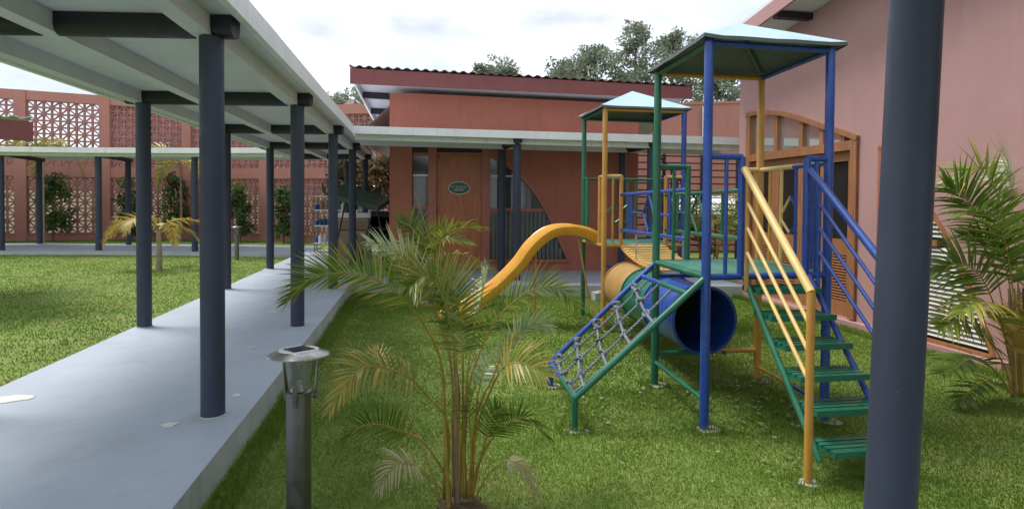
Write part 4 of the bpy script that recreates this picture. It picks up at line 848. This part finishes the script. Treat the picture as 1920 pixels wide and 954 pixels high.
def shrub(x, y, h, r, seed, label):
    rn = random.Random(seed); t = thing('column_shrub', label, 'shrub', (x, y, 0), group='shrubs along the lattice wall')
    for k in range(3): tube('stem', 'bark', t, [(x + rn.uniform(-.1, .1), y, -.03), (x + rn.uniform(-.2, .2), y + rn.uniform(-.1, .1), h * .7)], [.03, .012], 6)
    cs = []
    for k in range(34): z = rn.uniform(.12, 1) ** .8 * h; w = r * (1.0 - .45 * abs(z / h - .5) * 2); a = rn.uniform(0, 6.28); q = rn.random() ** .5; cs.append((x + w * q * math.cos(a), y + w * q * math.sin(a), z))
    leaves('foliage', 'shrub', t, cs, 44, .085, (.27, .27, .27), seed); return t
for x, y, h, r_, sd_, lb in ((-14.15, 25.7, 2.5, .62, 11, 'dark green shrub behind the slender pale palm trunk'), (-11.4, 25.9, 2.4, .60, 12, 'dark green shrub against the wall pier between two canopy columns'), (-17.1, 25.1, 2.3, .6, 13, 'leftmost dark shrub at the lattice wall by the left edge'),
                        (-9.75, 25.9, 2.6, .55, 14, 'dark shrub hidden behind the slender palm by the thick walkway column'), (-7.1, 25.1, 2.2, .5, 15, 'small green shrub seen between the walkway columns left of the distant lamp'), (-5.2, 24.4, 2.2, .5, 16, 'small green shrub seen between walkway columns right of the distant lamp')): shrub(x, y, h, r_, sd_, lb)
ch = thing('creeper_hedge', 'brown-green creeper hanging at the dim end of the walkway', 'creeper', (-1.7, 19.2, 0)); rn = random.Random(5)
cs = [(rn.uniform(-2.7, -.7), 19.2 + rn.uniform(-.2, .2), rn.uniform(1.6, 3.1)) for _ in range(70)]; leaves('foliage', 'creeper', ch, cs, 34, .10, (.3, .2, .3), 77)
for k in range(6): x = -2.6 + .36 * k; tube('stem', 'bark', ch, [(x, 19.25, -.02), (x + rn.uniform(-.2, .2), 19.2, 1.5), (x + rn.uniform(-.3, .3), 19.2, 2.8)], [.03, .02, .01], 6)
fp = thing('stair_planting', 'clump of green palm plants behind the bridge under the stair', 'plants', (8.2, 14.2, 0)); rn = random.Random(9)
for k in range(7):
    x = 6.6 + .42 * k; y = 14.0 + rn.uniform(-.4, .4)
    for j in range(4):
        a = rn.uniform(0, 6.28); d = Vector((math.cos(a), math.sin(a), 0)); h = rn.uniform(1.1, 1.9); frond(fp, [Vector((x, y, 0)), Vector((x, y, h * .55)) + d * .12, Vector((x, y, h)) + d * .45, Vector((x, y, h * .82)) + d * .95], t0=.35, n=20, ll=.36, lw=.04, rr=.014, seed=900 + 10 * k + j, tone=(.1, .9), roll=rn.uniform(-40, 40), mat=('dryleaf' if rn.random() < .06 else 'palmleaf'))
def tree(px, ytop, dist, wid, hgt, label, seed, dens=1.0, name='eucalyptus_tree'):
    c = PW_(px, ytop, dist); zt = c.z; rn = random.Random(seed); x, y = c.x, c.y; t = thing(name, label, 'tree', (x, y, 0), group='tall trees beyond the buildings')
    cs = []; nb = 19; base = zt - hgt
    tube('trunk', 'bark', t, [(x, y, -.1), (x + .1, y, base * .6), (x - .05, y, base + hgt * .35), (x, y, zt - .5)], [.28, .22, .14, .03], 9)
    for k in range(nb):
        f = (k + .5) / nb; z = base + hgt * (.02 + .93 * f); a = rn.uniform(0, 6.28); rad = wid * (.42 + .58 * math.sin(math.pi * min(1, (1 - f) * .95 + .05)) ** .8) * rn.uniform(.55, 1.0) * (1 if f < .8 else .55)
        e = Vector((x + rad * math.cos(a), y + rad * math.sin(a), z + rad * .25)); s0 = Vector((x, y, max(.5, z - rad * .5)))
        tube('limb', 'bark', t, [s0, s0.lerp(e, .5) + Vector((0, 0, .12)), e], [.07, .045, .015], 6)
        for j in range(8): q = s0.lerp(e, rn.uniform(.35, 1.1)); cs.append((q.x + rn.gauss(0, .45), q.y + rn.gauss(0, .45), q.z + rn.gauss(0, .36)))
    for j in range(10): cs.append((x + rn.gauss(0, wid * .18), y + rn.gauss(0, wid * .18), zt - abs(rn.gauss(0, .5))))
    leaves('crown', 'hazed_treeleaf', t, cs, int(40 * dens), .115, (.44, .44, .34), seed, (.1, .9)); return t
tree(1108, 92, 34, 2.3, 6.0, 'broad grey-green tree above the right part of the library roof', 1)
tree(1193, 45, 34.5, 2.0, 7.2, 'tallest feathery tree, rising just left of the big tower roof', 2)
tree(1262, 60, 35.5, 2.1, 6.8, 'tall feathery tree partly behind the big tower roof', 3)
tree(1345, 140, 33, 2.0, 4.6, 'lower tree peeping between the two tower roofs and the pink hall', 4)
tree(1062, 118, 37, 1.6, 4.6, 'low tree at the left end of the tree group above the library roof', 9)
tree(905, 124, 36, 1.3, 4.5, 'treetop just showing over the middle of the library roof, left one', 5); tree(952, 121, 37, 1.4, 4.5, 'treetop just showing over the middle of the library roof, right one', 6)
tree(690, 165, 33, 1.3, 4.2, 'pale tree showing left of the library roof above the salmon wall', 7); tree(632, 186, 36, 1.0, 4.2, 'small distant treetop by the canopy corner left of the library', 8)

# ------------------------------------------------------------------ fence and stair behind the play towers
fe = thing('slat_fence', 'black horizontal-slat fence behind the small tower', 'fence', (7.2, 15, 0))
for k in range(15): z = .35 + .185 * k; boxo('slat', 'iron', fe, (5.55, 14.98, z), (9.6, 15.02, z + .035))
for x in (5.56, 6.6, 7.7, 8.75, 9.58): boxo('post', 'iron', fe, (x - .035, 15.021, -.02), (x + .035, 15.09, 3.02))
st = thing('iron_stair', 'black iron stair railing descending behind the bridge', 'stair', (6.8, 14.4, 0))
a, b = Vector((6.15, 14.5, 2.98)), Vector((7.75, 14.5, 1.28)); MB().beam(a, b, .04, .05).build('handrail', 'iron', st, False); MB().beam(a - Vector((0, 0, .9)), b - Vector((0, 0, .9)), .05, .16).build('stringer', 'iron', st, False)
for k in range(9): p = a.lerp(b, (k + .3) / 9); MB().beam(p - Vector((0, 0, .85)), p, .03, .03, (1, 0, 0)).build('baluster', 'iron', st, False)
for k in range(9): p = a.lerp(b, (k + .5) / 9) - Vector((0, 0, .86)); MB().box((p.x - .12, 14.525, p.z - .02), (p.x + .12, 15.0 - .03, p.z + .01)).build('tread', 'iron', st, False)
aw_ = thing('white_awning', 'white curved sheet shelter behind the bridge railing', 'awning', (8.2, 15.8, 0)); mb = MB(); K = 24
for i in range(K + 1):
    th = R(25) + R(130) * i / K
    for j in range(31): mb.v.append((7.0 + .08 * j, 15.6 + .9 - math.cos(th) * .9, .95 + math.sin(th) * .95 + .012 * math.sin(j * 2.1) - .0))
mb.f = [(i * 31 + j, i * 31 + j + 1, (i + 1) * 31 + j + 1, (i + 1) * 31 + j) for i in range(K) for j in range(30)]; mb.m = [0] * len(mb.f); mb.build('sheet', 'white', aw_)
for x in (7.1, 9.3):
    for y in (15.72, 17.25): tube('leg', 'iron', aw_, [(x, y, -.02), (x, y, 1.36)], .025, 8)
# ------------------------------------------------------------------ stored things at the dim end of the walkway
def carton(x0, x1, y0, y1, z0, z1, label, txt=None):
    t = thing('cardboard_box', label, 'box', ((x0 + x1) / 2, (y0 + y1) / 2, z0), group='boxes stored under the walkway')
    boxo('carton', 'cardboard', t, (x0, y0, z0), (x1, y1, z1)); boxo('tape', 'kerb', t, (x0 + .02, y0 - .002, z1 - .05), (x1 - .02, y0 - .0005, z1 - .035))
    for s_ in (0, 1): MB().beam(((x0 if s_ else x1), y0, z1 + .003), ((x0 if s_ else x1), y1, z1 + .003), .004, .006).build('flap', 'cardboard', t, False)
    if txt: text(txt, .17, 'black', t, (0, y0 - (y0 + y1) / 2 - .003, (z1 - z0) * .45), (R(90), 0, 0))
carton(-2.08, -1.22, 15.6, 16.2, .2, .92, 'large brown carton with black printing on the path end', '-001-'); carton(-2.05, -1.25, 15.65, 16.2, .94, 1.24, 'flat brown carton stacked on the printed carton')
tb = thing('white_tray', 'white tray lying on top of the stacked cartons', 'tray', (-1.6, 15.9, 1.25)); boxo('base', 'white', tb, (-2.1, 15.62, 1.25), (-1.1, 16.2, 1.28)); boxo('rim', 'white', tb, (-2.1, 15.60, 1.25), (-1.1, 15.619, 1.38))
sh = thing('goods_shelf', 'metal shelf crowded with bottles and packets behind the cartons', 'shelf', (-1.9, 17.7, .2)); rn = random.Random(3)
for x in (-2.9, -1.0):
    for y in (17.5, 17.9): tube('upright', 'darksteel', sh, [(x, y, .2), (x, y, 2.1)], .018, 8)
for z in (.45, .95, 1.4, 1.8): boxo('shelf_board', 'white', sh, (-2.92, 17.48, z), (-.98, 17.92, z + .03))
cols = ['blue', 'white', 'black', 'green', 'zinc', 'blue', 'cardboard', 'signwhite']
for z, sn in ((.48, 'lowest'), (.98, 'middle'), (1.43, 'top')):
    x = -2.85
    while x < -1.1:
        w = rn.uniform(.08, .15); h = rn.uniform(.16, .3); mt = rn.choice(cols)
        o = MB().lathe([(0, 0), (w * .45, 0), (w * .45, h * .7), (w * .18, h * .82), (w * .18, h), (0, h)], (x, 17.6, z + .0), 10).build('bottle', mt, None); tag(o, 'small %s bottle on the %s board of the crowded metal shelf' % ({'zinc': 'grey', 'signwhite': 'pale', 'cardboard': 'brown'}.get(mt, mt), sn), 'bottle', 'bottles on the crowded shelf'); x += w * .92 + .004
gb_ = thing('green_board', 'dark green tilted board leaning under the canopy beside the terracotta corner', 'board', (-1.2, 14, 1.6)); 
p0, p1 = P(628, 358, 14.0), P(722, 383, 13.4); MB().beam(p0, p1, .55, .12, (0, -.5, 1)).build('panel', 'greenboard', gb_, False)
for q in (.25, .8):
    p = p0.lerp(p1, q); tube('leg', 'iron', gb_, [p, (p.x - .35, p.y + .1, .2)], .018, 8); tube('leg', 'iron', gb_, [p, (p.x + .35, p.y - .1, .2)], .018, 8)
for k, (x, y, z, lb) in enumerate(((-.62, 14.3, .2, 'front'), (-.95, 15.1, .2, 'rear'))):
    t = thing('chair_stack', 'stack of black chairs in the shadow beside the library corner, %s one' % lb, 'chairs', (x, y, z), group='black chairs in the shade')
    for j in range(4):
        zz = z + .42 + j * .13; boxo('seat', 'black', t, (x - .22, y - .22, zz), (x + .22, y + .22, zz + .03)); boxo('backrest', 'black', t, (x - .22, y + .19, zz + .12), (x + .22, y + .22, zz + .42))
    for a in (-.2, .2):
        for b in (-.2, .2): tube('leg', 'black', t, [(x + a, y + b, z), (x + a * .9, y + b * .9, z + .85)], .016, 8)

# ------------------------------------------------------------------ lawn blades and clover
def ok(x, y):
    m = ~((x > -3.3) & (x < -1.15)) & ~((x > -1.2) & (x < 6.2) & (y > np.interp(x, [-1.17, 2.04, 5.9], [11.08, 10.34, 9.73]))) & ~((x > 5.78))
    far = np.interp(x, [-30, -17, -12.5, -9.67, -6.71, -3.27], [18.55, 19.7, 19.7, 19.45, 18.9, 17.95]); far2 = np.interp(x, [-30, -13.1, -9.95, -6.66, -3.27], [22.7, 23.4, 22.8, 22.3, 21.3])
    return m & ~((x < -3.2) & (y > far) & (y < far2))
def grass(n, x0, x1, y0, y1, h, w, power):
    x = rng.uniform(x0, x1, n); y = y0 + (y1 - y0) * rng.random(n) ** power; k = ok(x, y); x, y = x[k], y[k]; n = len(x); d = np.sqrt(x * x + y * y); s = np.clip(d / 4, .8, 2.2)
    clump = np.sin(x * 5.1 + 2 * np.sin(y * 2.3)) * np.sin(y * 4.3 + 1.7 * np.sin(x * 3.1)); patch = np.sin(x * .9 + 1.2 * np.sin(y * .55)) * np.sin(y * .7 + x * .2)
    hh = h * (.7 + .25 * clump + .5 * rng.random(n)) * s ** .35; ww = w * s; a = rng.uniform(0, 6.283, n); lean = rng.uniform(.1, .9, n) * hh; b = rng.uniform(0, 6.283, n); z = np.zeros(n)
    bx, by = np.cos(a) * ww, np.sin(a) * ww; v = np.stack([np.stack([x - bx, y - by, z - .003], 1), np.stack([x + bx, y + by, z - .003], 1), np.stack([x + np.cos(b) * lean, y + np.sin(b) * lean, hh], 1)], 1).reshape(-1, 3)
    return v, np.clip(.42 + .22 * patch + rng.normal(0, .13, n), 0, 1)
parts = [grass(330000, -1.2, 5.8, 2.2, 11.1, .017, .0034, 1.75), grass(60000, -1.2, 3.2, 2.2, 5.0, .022, .0028, 1.2), grass(260000, -19, -3.25, 3.5, 26.5, .018, .0042, 1.5)]
parts += [grass(9000, -1.19, -.98, 2.2, 11.1, .060, .0030, 1.2), grass(7000, 5.62, 5.79, 3.5, 9.8, .055, .0030, 1.0), grass(5000, -3.48, -3.26, 3.5, 18, .055, .0035, 1.3)]
for px_, py_ in ((A), (B), (C), (D), (N0), (N1), (2.345, YB), E_, F_): parts.append(grass(260, px_ - .13, px_ + .13, py_ - .12, py_ + .12, .05, .003, 1.0))
go = tri_mesh('grass', np.concatenate([p[0] for p in parts]), 3, np.concatenate([p[1] for p in parts]), 'grass'); tag(go, 'short green lawn grass growing on both sides of the path', 'grass', kind='stuff')
n = 260; x = np.concatenate([rng.normal(2.75, .36, n), rng.normal(2.35, .3, 60), rng.uniform(1.3, 3.2, 60), rng.uniform(-1.1, 3.5, 50)]); y = np.concatenate([rng.normal(4.55, .45, n), rng.normal(5.5, .5, 60), rng.uniform(3.2, 6, 60), rng.uniform(3, 9, 50)]); n = len(x)
r_ = rng.uniform(.008, .020, n); z = rng.uniform(.02, .045, n); tx = rng.normal(0, .25, n); ty = rng.normal(0, .25, n); q = []
for k in range(7): an = 2 * math.pi * k / 7; dx_, dy_ = np.cos(an) * r_, np.sin(an) * r_; q.append(np.stack([x + dx_, y + dy_, z + dx_ * tx + dy_ * ty], 1))
co = tri_mesh('clover', np.stack(q, 1).reshape(-1, 3), 7, rng.random(n), 'clover'); tag(co, 'round-leaved weeds dotted in the grass below the big tower', 'weeds', kind='stuff')
